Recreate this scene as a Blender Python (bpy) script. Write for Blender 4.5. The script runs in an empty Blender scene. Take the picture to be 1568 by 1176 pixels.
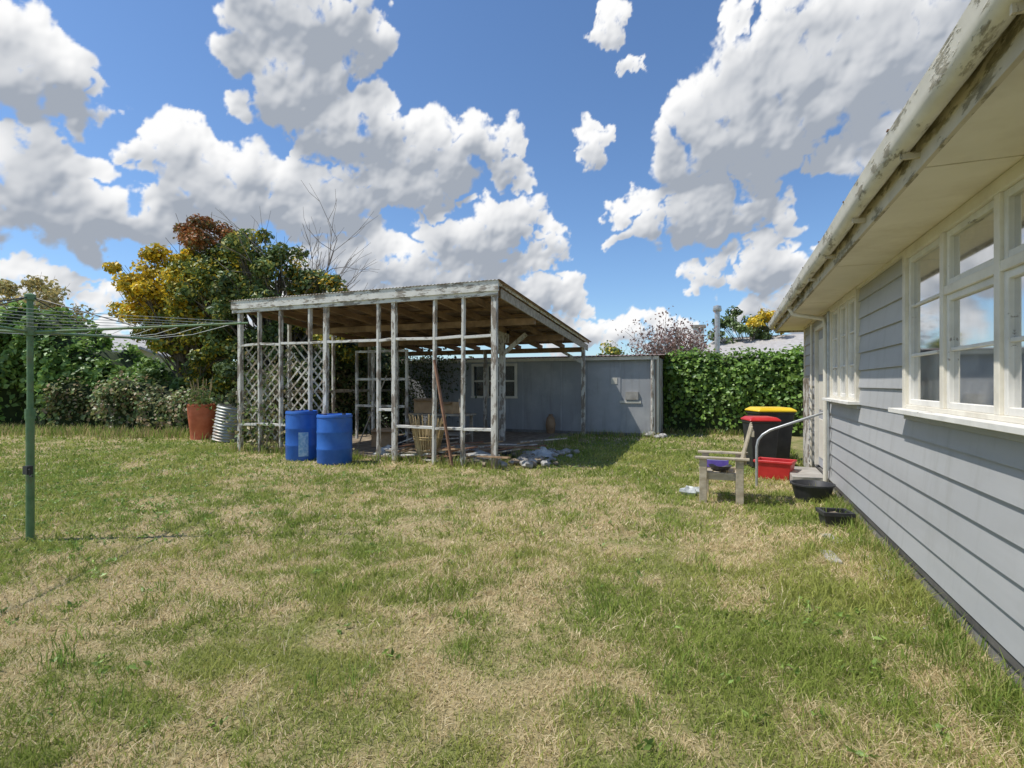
import bpy, math, random, time
import numpy as np
from mathutils import Vector, Matrix
T0=time.time()
random.seed(7); rng=np.random.default_rng(7)
scene=bpy.context.scene
R=math.radians

# ------------------------------------------------------------------ materials
def newmat(name):
    m=bpy.data.materials.new(name); m.use_nodes=True
    nt=m.node_tree; b=nt.nodes['Principled BSDF']; return m,nt,b
def N(nt,t,**k):
    n=nt.nodes.new(t)
    for a,v in k.items(): setattr(n,a,v)
    return n
def noise(nt,scale,detail=6,rough=.55,vec=None,stretch=None):
    n=N(nt,'ShaderNodeTexNoise'); n.inputs['Scale'].default_value=scale
    n.inputs['Detail'].default_value=min(detail,5); n.inputs['Roughness'].default_value=rough
    if vec is None:
        tc=N(nt,'ShaderNodeNewGeometry'); vec=tc.outputs['Position']
    if stretch:
        mp=N(nt,'ShaderNodeMapping'); mp.inputs['Scale'].default_value=stretch
        nt.links.new(vec,mp.inputs['Vector']); vec=mp.outputs[0]
    nt.links.new(vec,n.inputs['Vector']); return n.outputs[0]
def ramp(nt,fac,stops):
    r=N(nt,'ShaderNodeValToRGB'); e=r.color_ramp.elements
    while len(e)<len(stops): e.new(.5)
    for i,(p,c) in enumerate(stops):
        e[i].position=p; e[i].color=(c[0],c[1],c[2],1) if not isinstance(c,(int,float)) else (c,c,c,1)
    nt.links.new(fac,r.inputs[0]); return r.outputs[0]
def mixc(nt,f,a,b,mode='MIX'):
    m=N(nt,'ShaderNodeMixRGB',blend_type=mode)
    for i,v in ((0,f),(1,a),(2,b)):
        if hasattr(v,'is_linked') or hasattr(v,'links'): nt.links.new(v,m.inputs[i])
        elif i==0: m.inputs[0].default_value=v
        else: m.inputs[i].default_value=(v[0],v[1],v[2],1)
    return m.outputs[0]
def bump(nt,b,h,strength=.3,dist=.01):
    n=N(nt,'ShaderNodeBump'); n.inputs['Strength'].default_value=strength; n.inputs['Distance'].default_value=dist
    nt.links.new(h,n.inputs['Height']); nt.links.new(n.outputs[0],b.inputs['Normal'])
def simple(name,c1,c2,scale=6,rough=.6,metal=0,stretch=None,bs=.25,bd=.005,dirt=None,p=(.35,.65),streak=None):
    m,nt,b=newmat(name)
    f=noise(nt,scale,5,.6,stretch=stretch)
    c=ramp(nt,f,[(p[0],c1),(p[1],c2)])
    if dirt:
        f2=noise(nt,scale*.37+.3,5,.7)
        c=mixc(nt,ramp(nt,f2,[(.52,0),(.72,.85)]),c,dirt)
    if streak:   # rain streaks running down the surface
        f3=noise(nt,7,4,.65,stretch=(1,1,.10)); c=mixc(nt,ramp(nt,f3,[(.54,0),(.74,.6)]),c,streak)
    nt.links.new(c,b.inputs['Base Color'])
    b.inputs['Roughness'].default_value=rough; b.inputs['Metallic'].default_value=metal
    if bs>.2: bump(nt,b,noise(nt,scale*5,3,.6,stretch=stretch),bs,bd)
    return m
def peeling(name,paint,wood,amt=.5,axis='z'):
    m,nt,b=newmat(name)
    st={'z':(1,1,.25),'x':(.25,1,1),'y':(1,.25,1)}[axis]
    f=noise(nt,16,5,.7,stretch=st)
    f2=noise(nt,2.2,3,.6)
    add=N(nt,'ShaderNodeMath',operation='MULTIPLY_ADD'); nt.links.new(f2,add.inputs[0]); add.inputs[1].default_value=.6
    nt.links.new(f,add.inputs[2])
    mask=ramp(nt,add.outputs[0],[(amt,0),(amt+.06,1)])
    wc=ramp(nt,noise(nt,40,4,.6,stretch=st),[(.3,[v*.55 for v in wood]),(.7,[v*1.3 for v in wood])])
    pc=ramp(nt,noise(nt,5,4,.6),[(.3,[v*.8 for v in paint]),(.65,paint)])
    c=mixc(nt,mask,pc,wc); nt.links.new(c,b.inputs['Base Color']); b.inputs['Roughness'].default_value=.75
    bump(nt,b,mask,.5,.004); return m
M={}
M['board']=simple('grey_weatherboard_paint',(.385,.39,.395),(.44,.445,.45),1.2,.55,stretch=(1,.3,2.5),bs=.12,bd=.003,dirt=(.34,.34,.335),streak=(.32,.32,.31))
M['trim']=simple('cream_trim_paint',(.66,.62,.53),(.78,.74,.64),3,.5,bs=.15,bd=.003,dirt=(.50,.46,.37))
M['whitetrim']=peeling('white_window_paint',(.78,.76,.71),(.36,.33,.29),.98,'y')
M['soffit']=simple('soffit_paint',(.74,.69,.57),(.82,.77,.66),1.5,.7,bs=.1,bd=.003,dirt=(.60,.54,.42))
M['gutter']=peeling('weathered_gutter',(.72,.69,.61),(.36,.33,.26),.85,'y')
M['mould']=peeling('stained_fascia',(.58,.52,.40),(.27,.24,.16),.79,'y')
M['found']=simple('foundation_concrete',(.16,.155,.15),(.27,.26,.24),5,.9)
M['roofmetal']=simple('house_roof_metal',(.22,.22,.22),(.30,.30,.30),3,.5,.2)
M['white']=peeling('peeling_white_timber',(.74,.71,.64),(.30,.25,.20),.79,'z')
M['whitex']=peeling('peeling_white_fascia',(.76,.74,.68),(.33,.29,.24),.82,'x')
M['lath']=peeling('weathered_trellis_lath',(.64,.60,.52),(.33,.27,.20),.76,'z')
M['brownwood']=simple('rafter_timber',(.20,.125,.07),(.40,.265,.155),4,.8,stretch=(1,.3,1),dirt=(.13,.09,.065))
M['greywood']=simple('weathered_grey_timber',(.26,.22,.17),(.46,.41,.33),12,.85,stretch=(.3,1,1))
M['chairwood']=simple('chair_timber',(.36,.30,.21),(.56,.49,.37),14,.8,stretch=(.4,1,1),dirt=(.24,.22,.17))
M['iron']=simple('corrugated_iron_underside',(.22,.14,.09),(.37,.27,.20),3,.6,.1,dirt=(.16,.08,.04))
M['galv']=simple('corrugated_iron_grey',(.30,.31,.29),(.45,.46,.43),4,.5,.3,dirt=(.25,.14,.08))
M['rust']=simple('rusty_iron',(.20,.10,.06),(.34,.19,.12),6,.8,.2)
M['groof']=simple('old_roof_iron',(.26,.17,.14),(.36,.27,.23),3,.7,.1)
M['garage']=simple('garage_grey_paint',(.32,.33,.345),(.40,.41,.425),.9,.7,bs=.22,bd=.004,dirt=(.50,.505,.50),p=(.3,.7),streak=(.24,.235,.225))
M['garagedark']=simple('garage_panel_paint',(.37,.38,.395),(.44,.45,.465),2,.7,dirt=(.30,.30,.31),streak=(.28,.27,.26))
M['concrete']=simple('concrete',(.30,.28,.25),(.44,.42,.38),4,.9,dirt=(.2,.17,.12))
M['dirt']=simple('bare_dirt',(.17,.13,.09),(.34,.28,.20),6,.95,bs=.6,bd=.02)
M['stone']=simple('stones',(.28,.27,.25),(.5,.49,.46),7,.9,bs=.5,bd=.01)
M['blue']=simple('blue_plastic',(.015,.10,.42),(.03,.15,.54),3,.42,bs=.06,bd=.002,dirt=(.07,.15,.36))
M['label']=simple('drum_label',(.16,.36,.6),(.45,.62,.75),20,.6)
M['black']=simple('black_plastic',(.022,.023,.025),(.045,.045,.048),5,.5,bs=.05)
M['red']=simple('red_plastic',(.46,.018,.02),(.60,.035,.035),4,.4,bs=.05)
M['orange']=simple('faded_orange_plastic',(.50,.11,.05),(.64,.18,.09),4,.55,bs=.08,dirt=(.45,.2,.13))
M['yellow']=simple('yellow_plastic',(.75,.50,.012),(.85,.60,.03),4,.4,bs=.05)
M['purple']=simple('purple_plastic',(.12,.08,.38),(.18,.12,.48),8,.5)
M['green']=simple('green_painted_steel',(.09,.18,.08),(.15,.25,.12),9,.5,.1,dirt=(.18,.14,.07))
M['steel']=simple('galvanised_pipe',(.40,.41,.41),(.55,.56,.56),10,.4,.5)
M['line']=simple('clothes_line_wire',(.45,.47,.45),(.6,.6,.58),10,.5)
M['card']=simple('cardboard',(.42,.27,.15),(.52,.36,.21),6,.9)
M['bamboo']=simple('bamboo_cane',(.34,.24,.11),(.56,.43,.23),12,.8,stretch=(1,1,.2),dirt=(.18,.13,.07))
M['tarp']=simple('pale_plastic_sheet',(.35,.38,.38),(.6,.62,.6),9,.5)
M['bark']=simple('tree_bark',(.09,.07,.05),(.19,.16,.125),10,.95,stretch=(1,1,.3),bs=.7,bd=.02)
M['twig']=simple('bare_twig_bark',(.22,.18,.15),(.34,.29,.25),10,.95,bs=0)
M['nwall']=simple('neighbour_white_wall',(.70,.70,.68),(.78,.78,.76),2,.7)
M['nroof']=simple('neighbour_tile_roof',(.36,.34,.32),(.48,.46,.44),5,.8)
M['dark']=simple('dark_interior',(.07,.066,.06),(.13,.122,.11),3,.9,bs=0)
M['tyre']=simple('rubber',(.02,.02,.02),(.035,.035,.035),9,.8)
def curtainmat():
    m=bpy.data.materials.new('sheer_curtain'); m.use_nodes=True; nt=m.node_tree; b=nt.nodes['Principled BSDF']; o=nt.nodes['Material Output']
    c=ramp(nt,noise(nt,5,3,.5,stretch=(1,6,.2)),[(.3,(.82,.82,.80)),(.7,(.90,.90,.885))]); nt.links.new(c,b.inputs['Base Color']); b.inputs['Roughness'].default_value=.95
    return m
M['curtain']=curtainmat()
def glassmat():
    m=bpy.data.materials.new('window_glass'); m.use_nodes=True; nt=m.node_tree; nt.nodes.clear()
    o=N(nt,'ShaderNodeOutputMaterial'); mx=N(nt,'ShaderNodeMixShader'); g=N(nt,'ShaderNodeBsdfGlossy'); t=N(nt,'ShaderNodeBsdfTransparent')
    g.inputs['Roughness'].default_value=.05; t.inputs[0].default_value=(.93,.95,.94,1)
    f=N(nt,'ShaderNodeFresnel'); f.inputs['IOR'].default_value=1.32
    nt.links.new(f.outputs[0],mx.inputs[0]); nt.links.new(t.outputs[0],mx.inputs[1]); nt.links.new(g.outputs[0],mx.inputs[2])
    # thin film of dust on the pane
    d=N(nt,'ShaderNodeBsdfDiffuse'); d.inputs[0].default_value=(.7,.71,.70,1); m2=N(nt,'ShaderNodeMixShader')
    nt.links.new(ramp(nt,noise(nt,6,4,.6),[(.35,.05),(.7,.16)]),m2.inputs[0]); nt.links.new(mx.outputs[0],m2.inputs[1]); nt.links.new(d.outputs[0],m2.inputs[2]); nt.links.new(m2.outputs[0],o.inputs[0])
    return m
M['glass']=glassmat()
def leafmat(name,trans=.35,gloss=.0):
    m=bpy.data.materials.new(name); m.use_nodes=True; nt=m.node_tree; nt.nodes.remove(nt.nodes['Principled BSDF']); o=nt.nodes['Material Output']
    a=N(nt,'ShaderNodeAttribute',attribute_name='tint'); c=a.outputs['Color']
    b=N(nt,'ShaderNodeBsdfDiffuse'); nt.links.new(c,b.inputs[0])
    t=N(nt,'ShaderNodeBsdfTranslucent'); nt.links.new(c,t.inputs[0])
    mx=N(nt,'ShaderNodeMixShader'); mx.inputs[0].default_value=trans
    nt.links.new(b.outputs[0],mx.inputs[1]); nt.links.new(t.outputs[0],mx.inputs[2]); s=mx.outputs[0]
    if gloss:
        g=N(nt,'ShaderNodeBsdfGlossy'); g.inputs['Roughness'].default_value=.42; g.inputs[0].default_value=(.9,.95,1,1)
        m2=N(nt,'ShaderNodeMixShader'); m2.inputs[0].default_value=gloss; nt.links.new(s,m2.inputs[1]); nt.links.new(g.outputs[0],m2.inputs[2]); s=m2.outputs[0]
    nt.links.new(s,o.inputs[0]); return m
M['leaf']=leafmat('foliage_leaves',.3,.03); M['blade']=leafmat('grass_blades',.4)
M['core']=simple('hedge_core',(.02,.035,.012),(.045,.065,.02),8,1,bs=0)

# ------------------------------------------------------------------ mesh builder
class MB:
    def __init__(s): s.v=[]; s.f=[]; s.m=[]; s.mats=[]
    def mi(s,k):
        if k not in s.mats: s.mats.append(k)
        return s.mats.index(k)
    def add(s,vs,fs,k):
        o=len(s.v); s.v+= [tuple(v) for v in vs]; i=s.mi(k)
        for f in fs: s.f.append([o+j for j in f]); s.m.append(i)
    def box(s,x0,x1,y0,y1,z0,z1,k,mat=None):
        vs=[Vector((x,y,z)) for z in (z0,z1) for y in (y0,y1) for x in (x0,x1)]
        if mat: vs=[mat@v for v in vs]
        s.add(vs,[(0,2,3,1),(4,5,7,6),(0,1,5,4),(2,6,7,3),(0,4,6,2),(1,3,7,5)],k)
    def beam(s,p,q,w,h,k,up=(0,0,1)):
        p=Vector(p);q=Vector(q);d=(q-p);d.normalize();u=Vector(up)
        if abs(d.dot(u))>.98: u=Vector((0,1,0))
        a=d.cross(u).normalized(); b=a.cross(d)
        vs=[]
        for c in (p,q):
            for i,j in ((-1,-1),(1,-1),(1,1),(-1,1)): vs.append(c+a*i*w/2+b*j*h/2)
        s.add(vs,[(0,1,2,3),(7,6,5,4),(0,4,5,1),(1,5,6,2),(2,6,7,3),(3,7,4,0)],k)
    def tube(s,path,rad,k,n=8,cap=True):
        path=[Vector(p) for p in path]
        if not hasattr(rad,'__len__'): rad=[rad]*len(path)
        vs=[];fs=[];a=None
        for i,p in enumerate(path):
            d=(path[min(i+1,len(path)-1)]-path[max(i-1,0)]).normalized()
            if a is None: a=d.orthogonal().normalized()
            else: a=(a-d*a.dot(d)).normalized()
            b=d.cross(a)
            for j in range(n):
                t=2*math.pi*j/n; vs.append(p+(a*math.cos(t)+b*math.sin(t))*rad[i])
        for i in range(len(path)-1):
            for j in range(n):
                fs.append((i*n+j,i*n+(j+1)%n,(i+1)*n+(j+1)%n,(i+1)*n+j))
        if cap: fs.append(tuple(range(n))[::-1]); fs.append(tuple((len(path)-1)*n+j for j in range(n)))
        s.add(vs,fs,k)
    def lathe(s,prof,c,k,n=28,mat=None):
        vs=[];fs=[]
        for r,z in prof:
            for j in range(n):
                t=2*math.pi*j/n; v=Vector((r*math.cos(t),r*math.sin(t),z))
                if mat: v=mat@v
                vs.append(v+Vector(c))
        for i in range(len(prof)-1):
            for j in range(n): fs.append((i*n+j,i*n+(j+1)%n,(i+1)*n+(j+1)%n,(i+1)*n+j))
        s.add(vs,fs,k)
    def rock(s,c,r,k,sq=.6):
        n1,n2=6,9; vs=[];fs=[]; ph=random.random()*9
        for i in range(n1+1):
            th=math.pi*i/n1
            for j in range(n2):
                t=2*math.pi*j/n2
                rr=r*(.8+.25*math.sin(3*t+ph+i)+.15*random.random())
                vs.append((c[0]+rr*math.sin(th)*math.cos(t),c[1]+rr*math.sin(th)*math.sin(t),c[2]+rr*sq*math.cos(th)))
        for i in range(n1):
            for j in range(n2): fs.append((i*n2+j,(i+1)*n2+j,(i+1)*n2+(j+1)%n2,i*n2+(j+1)%n2))
        s.add(vs,fs,k)
    def build(s,name,parent=None,smooth=False,bevel=0):
        me=bpy.data.meshes.new(name); me.from_pydata(s.v,[],s.f)
        for k in s.mats: me.materials.append(M[k])
        me.polygons.foreach_set('material_index',s.m)
        if smooth: me.polygons.foreach_set('use_smooth',[True]*len(me.polygons))
        me.update(); ob=bpy.data.objects.new(name,me); scene.collection.objects.link(ob)
        if smooth and hasattr(me,'set_sharp_from_angle'): me.set_sharp_from_angle(angle=R(40))
        if parent: ob.parent=parent
        if bevel:
            b=ob.modifiers.new('Bevel','BEVEL'); b.width=bevel; b.segments=1; b.limit_method='ANGLE'
        return ob
def empty(name,loc=(0,0,0)):
    e=bpy.data.objects.new(name,None); scene.collection.objects.link(e); return e
def tri_mesh(name,V,F,C,mat,parent=None):
    me=bpy.data.meshes.new(name)
    me.vertices.add(len(V)); me.vertices.foreach_set('co',V.astype(np.float32).ravel())
    me.loops.add(F.size); me.loops.foreach_set('vertex_index',F.astype(np.int32).ravel())
    me.polygons.add(len(F)); me.polygons.foreach_set('loop_start',np.arange(0,F.size,F.shape[1],dtype=np.int32))
    try: me.polygons.foreach_set('loop_total',np.full(len(F),F.shape[1],dtype=np.int32))
    except Exception: pass
    a=me.attributes.new('tint','FLOAT_COLOR','POINT')
    if C.shape[1]==3: C=np.c_[C,np.ones(len(C))]
    a.data.foreach_set('color',C.astype(np.float32).ravel())
    me.materials.append(M[mat]); me.update(calc_edges=True)
    ob=bpy.data.objects.new(name,me); scene.collection.objects.link(ob)
    if parent: ob.parent=parent
    return ob

# ------------------------------------------------------------------ numpy noise
_G={}
def vnoise(x,y,seed=0):
    if seed not in _G: _G[seed]=np.random.default_rng(seed+100).random((256,256))
    g=_G[seed]
    xi=np.floor(x).astype(int); yi=np.floor(y).astype(int); fx=x-xi; fy=y-yi
    fx=fx*fx*(3-2*fx); fy=fy*fy*(3-2*fy)
    a=g[xi%256,yi%256]; b=g[(xi+1)%256,yi%256]; c=g[xi%256,(yi+1)%256]; d=g[(xi+1)%256,(yi+1)%256]
    return (a*(1-fx)+b*fx)*(1-fy)+(c*(1-fx)+d*fx)*fy
def fbm(x,y,seed=0,o=4):
    s=0;a=.5;t=0
    for i in range(o):
        s=s+a*vnoise(x*2**i+i*17.3,y*2**i+i*5.1,seed+i); t+=a; a*=.55
    return s/t
STRAW=[(-3.6,6.7,1.5,.24),(-1.7,6.2,1.2,.28),(.7,5.3,.45,.3),(-3.57,2.94,.5,.3),(-4.8,2.3,.5,.3),(-1.4,2.2,.6,.18),(-7,7.2,1.3,.3),(.9,2.3,.4,.35),(-.2,8.,.7,.2),(-5.5,5.6,.9,.15),(.2,4.9,.6,.15)]
GREEN=[(-1.9,11,2.2,.6),(-9.5,5.1,2.0,.3),(.4,3.6,.5,.10),(-3.0,1.6,.6,.15),(-12,9,2.5,.15),(-2.6,4.4,.6,.12)]
def dryness(x,y):
    # ragged, slightly warped patches
    wx=x+.5*(fbm(x*1.3,y*1.3,41)-.5); wy=y+.5*(fbm(x*1.3,y*1.3,43)-.5)
    d=.44+.6*(fbm(wx*.45,wy*.45,3)-.5)+1.7*(fbm(wx*1.7,wy*1.7,9)-.5)+2.0*(fbm(wx*6,wy*6,19,3)-.5)
    for a,b,r,w in STRAW: d=d+w*np.exp(-((wx-a)**2+(wy-b)**2)/(2*r*r))
    for a,b,r,w in GREEN: d=d-w*np.exp(-((wx-a)**2+(wy-b)**2)/(2*r*r))
    return np.clip(d,.08,.92)
def gz(x,y): return .05*(fbm(x*.35,y*.35,21)-.5)+.018*(fbm(x*2.5,y*2.5,31)-.5)

# ------------------------------------------------------------------ ground
ax=np.concatenate([[-3000,-800,-250,-120,-70,-50,-40],np.arange(-32,8,.13),[9,12,16,24,40,80,200,800,3000]])
ay=np.concatenate([[-3000,-800,-200,-80,-30,-12,-6],np.arange(-3,20,.13),[21,24,30,45,80,150,300,900,3000]])
X,Y=np.meshgrid(ax,ay,indexing='ij'); nx,ny=X.shape
Z=gz(X,Y); V=np.c_[X.ravel(),Y.ravel(),Z.ravel()]
idx=np.arange(nx*ny).reshape(nx,ny)
a=idx[:-1,:-1].ravel();b=idx[1:,:-1].ravel();c=idx[1:,1:].ravel();d=idx[:-1,1:].ravel()
F=np.r_[np.c_[a,b,c],np.c_[a,c,d]]
D=dryness(V[:,0],V[:,1])[:,None]
C=(1-D)*np.array([.18,.21,.06])+D*np.array([.44,.35,.19])
def groundmat():
    m,nt,b=newmat('lawn_ground')
    a=N(nt,'ShaderNodeAttribute',attribute_name='tint')
    f=noise(nt,45,5,.7); f2=noise(nt,9,4,.6)
    c=mixc(nt,1.0,a.outputs['Color'],ramp(nt,f,[(.3,.5),(.7,1.45)]),'MULTIPLY')
    c=mixc(nt,ramp(nt,f2,[(.58,0),(.75,.5)]),c,(.32,.25,.14))
    nt.links.new(c,b.inputs['Base Color']); b.inputs['Roughness'].default_value=.95
    b.inputs['Specular IOR Level'].default_value=.1
    bump(nt,b,f,.8,.03); return m
M['ground']=groundmat()
tri_mesh('ground',V,F,C,'ground')

# ------------------------------------------------------------------ grass blades
cyaw=R(22.16)
fwd=np.array([-math.sin(cyaw),math.cos(cyaw)]); rgt=np.array([math.cos(cyaw),math.sin(cyaw)])
def lawn_points(d0,d1,dens,spread=1.12,side=.8):
    A=(spread*2)*(d1**2-d0**2)/2+side*2*(d1-d0); n=int(A*dens)
    d=np.sqrt(rng.random(n)*(d1**2-d0**2)+d0**2); lx=(rng.random(n)*2-1)*(spread*d+side)
    return lx[:,None]*rgt+d[:,None]*fwd
def blocked(p):
    x,y=p[:,0],p[:,1]
    return (x>1.26)|((x>-10.0)&(x<-4.6)&(y>9.1)&(y<15.4))|((y>15.4)&(x>-10.2)&(x<-1.9))|(y>17.4)|(x<-30)
def blades(pts,h,w):
    n=len(pts); x,y=pts[:,0],pts[:,1]; D=dryness(x,y)
    isd=(rng.random(n)<(D*.95)).astype(float)
    g=fbm(x*1.6,y*1.6,55)
    wall=np.exp(-((x-1.25)/.35)**2)
    hh=h*(.45+1.0*rng.random(n))*(.25+1.5*g)*(1-.25*isd)*(1+.7*wall)
    ww=w*(.6+.8*rng.random(n))
    a=rng.random(n)*2*np.pi; la=rng.random(n)*2*np.pi+4*fbm(x*2,y*2,63)
    lean=hh*(.3+1.0*rng.random(n)+ isd*1.1*rng.random(n))
    zf=1-.45*isd*rng.random(n)
    sx,sy=np.cos(a)*ww/2,np.sin(a)*ww/2; lx,ly=np.cos(la)*lean,np.sin(la)*lean
    z0=gz(x,y)-.004
    P=np.empty((n,5,3))
    P[:,0]=np.c_[x-sx,y-sy,z0];P[:,1]=np.c_[x+sx,y+sy,z0]
    P[:,2]=np.c_[x+sx*.8+lx*.35,y+sy*.8+ly*.35,z0+hh*.62*zf];P[:,3]=np.c_[x-sx*.8+lx*.35,y-sy*.8+ly*.35,z0+hh*.62*zf]
    P[:,4]=np.c_[x+lx,y+ly,z0+hh*zf]
    o=(np.arange(n)*5)[:,None]
    F=np.concatenate([o+np.array([0,1,2]),o+np.array([0,2,3]),o+np.array([3,2,4])])
    r=rng.random((n,1)); r2=rng.random((n,1)); hue=fbm(x*.9,y*.9,71)[:,None]
    gr=(np.array([.22,.295,.06])*(1-r)+np.array([.40,.46,.12])*r)*(.74+.54*hue)
    k=np.clip((hue-.45)*4,0,1)*.45
    gr=gr*(1-k)+np.array([.47,.43,.15])*k
    st=np.array([.56,.44,.24])*(1-r2)+np.array([.86,.75,.50])*r2
    C=gr*(1-isd[:,None])+st*isd[:,None]
    return P.reshape(-1,3),F,np.repeat(C,5,axis=0)
Vs=[];Fs=[];Cs=[];off=0
for d0,d1,dens,h,w in ((1.3,3.2,7500,.046,.0044),(3.2,5,3900,.050,.0064),(5,8.5,1450,.053,.011),(8.5,13,520,.056,.018),(13,24,130,.062,.034)):
    p=lawn_points(d0,d1,dens); p=p[~blocked(p)]
    v,f,c=blades(p,h,w); Vs.append(v);Fs.append(f+off);Cs.append(c);off+=len(v)
tri_mesh('lawn_grass',np.concatenate(Vs),np.concatenate(Fs),np.concatenate(Cs),'blade')
print('blades',off//5,time.time()-T0)

# leaf meshes -----------------------------------------------------
def leaves(pos,size,cols,up=.3,outdir=None,aspect=.6):
    n=len(pos)
    nrm=rng.normal(size=(n,3)); 
    if outdir is not None: nrm=nrm*.7+outdir*1.2
    nrm[:,2]+=up; nrm/=np.linalg.norm(nrm,axis=1)[:,None]+1e-9
    t=rng.normal(size=(n,3)); t[:,2]-=.3; t-=nrm*(t*nrm).sum(1)[:,None]; t/=np.linalg.norm(t,axis=1)[:,None]+1e-9
    b=np.cross(nrm,t); s=(size*(.6+.8*rng.random(n)))[:,None]
    P=np.empty((n,4,3)); P[:,0]=pos-t*s*.5; P[:,1]=pos+b*s*.5*aspect+nrm*s*.12; P[:,2]=pos+t*s*.5; P[:,3]=pos-b*s*.5*aspect+nrm*s*.12
    o=(np.arange(n)*4)[:,None]; F=np.concatenate([o+np.array([0,1,2]),o+np.array([0,2,3])])
    return P.reshape(-1,3),F,np.repeat(cols,4,axis=0)
def palette(n,cols,spread=.35):
    cols=np.array(cols); c=cols[rng.integers(0,len(cols),n)]
    return c*(1-spread+2*spread*rng.random((n,1)))
def join(parts):
    off=0;V=[];F=[];C=[]
    for v,f,c in parts: V.append(v);F.append(f+off);C.append(c);off+=len(v)
    return np.concatenate(V),np.concatenate(F),np.concatenate(C)
def weeds(name,pts,leafsize,cols,nl=8,spread=.05):
    n=len(pts); k=nl; P=np.repeat(pts,k,axis=0); m=len(P)
    a=rng.random(m)*2*np.pi; r=spread*np.sqrt(rng.random(m))
    x=P[:,0]+np.cos(a)*r; y=P[:,1]+np.sin(a)*r; z=gz(x,y)+.008+.03*rng.random(m)
    v,f,c=leaves(np.c_[x,y,z],np.full(m,leafsize),palette(m,cols,.3),up=1.2,aspect=.42)
    tri_mesh(name,v,f,c,'leaf')
wp=[]
for cx,cy,sx,sy,n in ((-9.3,5.2,1.8,1.4,520),(-6.3,3.8,.8,.9,90),(-3.7,1.9,.9,.35,22),(.35,3.5,.35,.7,22),(-7.,2.6,1.2,.7,60),(-11.5,8,2.5,1.5,300),(-1.5,10.5,1.5,1.5,120),(-2.8,4.5,1.2,1.2,30),(-6,6,1,.6,30)):
    wp.append(np.c_[rng.normal(cx,sx,n),rng.normal(cy,sy,n)])
wp=np.concatenate(wp); wp=wp[~blocked(wp)]
weeds('lawn_weeds',wp,.045,[(.24,.36,.08),(.32,.45,.11),(.19,.29,.07)])

# ------------------------------------------------------------------ foliage masses
def ell_points(e,n,shell=.5):
    u=rng.normal(size=(n,3)); u/=np.linalg.norm(u,axis=1)[:,None]
    r=shell+(1-shell)*rng.random(n)**.6
    r*= .82+.36*rng.random(n)
    return np.array(e[:3])+u*r[:,None]*np.array(e[3:6])
def tree(name,base,tr,ells,leafsize=.13,per=170,clr=.42):
    root=empty(name); mb=MB()
    top=max(e[2] for e in ells); bx,by=base
    cx=np.mean([e[0] for e in ells]);cy=np.mean([e[1] for e in ells])
    tp=[]
    for i in range(7):
        f=i/6; tp.append((bx+(cx-bx)*f+.12*math.sin(f*5),by+(cy-by)*f+.1*math.cos(f*4),f*top*.9))
    mb.tube(tp,[tr*(1-.8*i/6) for i in range(7)],'bark',8)
    parts=[]
    for e in ells:
        K=e[7]; cs=ell_points(e,K)
        for c in cs:
            if c[2]<.25: c[2]=.25
            j=min(5,max(1,int(6*min(1,(c[2]*.62)/(top*.9)))))
            s=Vector(tp[j]); t=Vector(c); mid=(s+t)/2+Vector((random.uniform(-.2,.2),random.uniform(-.2,.2),-.15))
            mb.tube([s,mid,t],[tr*.28,tr*.16,tr*.05],'bark',5,False)
            for q in range(2):
                u=t+Vector([random.gauss(0,clr*.7) for _ in range(3)]); mb.tube([mid,(mid+u)/2+Vector((0,0,.05)),u],[tr*.08,tr*.05,.006],'bark',4,False)
            n=int(per*random.uniform(.5,1.4)); rr=clr*random.uniform(.6,1.25)
            g=rng.normal(size=(n,3)); g/=np.linalg.norm(g,axis=1)[:,None]; g*=(rng.random((n,1))**.45)*rr
            g[:,2]*=.75
            shade=random.uniform(.75,1.2)
            parts.append(leaves(c+g,np.full(n,leafsize),palette(n,e[6],.3)*shade,up=.7,outdir=g/rr))
    mb.build('trunk_and_limbs',root,True)
    v,f,c=join(parts); tri_mesh('crown',v,f,c,'leaf',root); return root
DG=[(.09,.14,.045),(.13,.19,.055),(.18,.24,.07)]
YL=[(.82,.55,.03),(.90,.66,.05),(.68,.52,.06),(.45,.42,.06)]
YG=[(.48,.42,.05),(.30,.34,.06),(.18,.24,.05),(.65,.48,.05)]
RD=[(.46,.18,.06),(.36,.17,.07),(.24,.20,.07)]
tree('dark_green_tree',(-13.7,12.8),.17,[(-13.9,12.7,4.2,1.8,1.7,2.0,DG+[(.34,.32,.07)],72),(-13.2,12.9,2.3,1.9,1.5,1.6,DG,50),(-14.3,12.5,5.7,1.1,1.0,.8,DG+YG,16),(-12.0,13.2,4.0,1.3,1.0,1.1,DG+[(.6,.42,.05)],22),(-11.4,13.4,3.1,1.1,1.0,1.1,YG,20)],per=230,leafsize=.14)
tree('yellow_autumn_tree',(-17.4,12.8),.16,[(-17.8,12.7,4.7,1.8,1.5,1.4,YL,58),(-16.5,12.5,4.5,1.5,1.3,1.3,YL+YG,38),(-16.8,12.6,3.4,1.7,1.4,.9,YG,32),(-15.2,12.5,2.3,1.2,1.1,1.3,YG+DG,24)],per=230,leafsize=.15)
tree('red_leaf_tree',(-15.9,13.1),.12,[(-15.9,12.5,6.2,.9,.8,.75,RD,17),(-15.5,12.6,5.0,1.3,1.1,1.3,YG+DG,34)],per=200)
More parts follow.
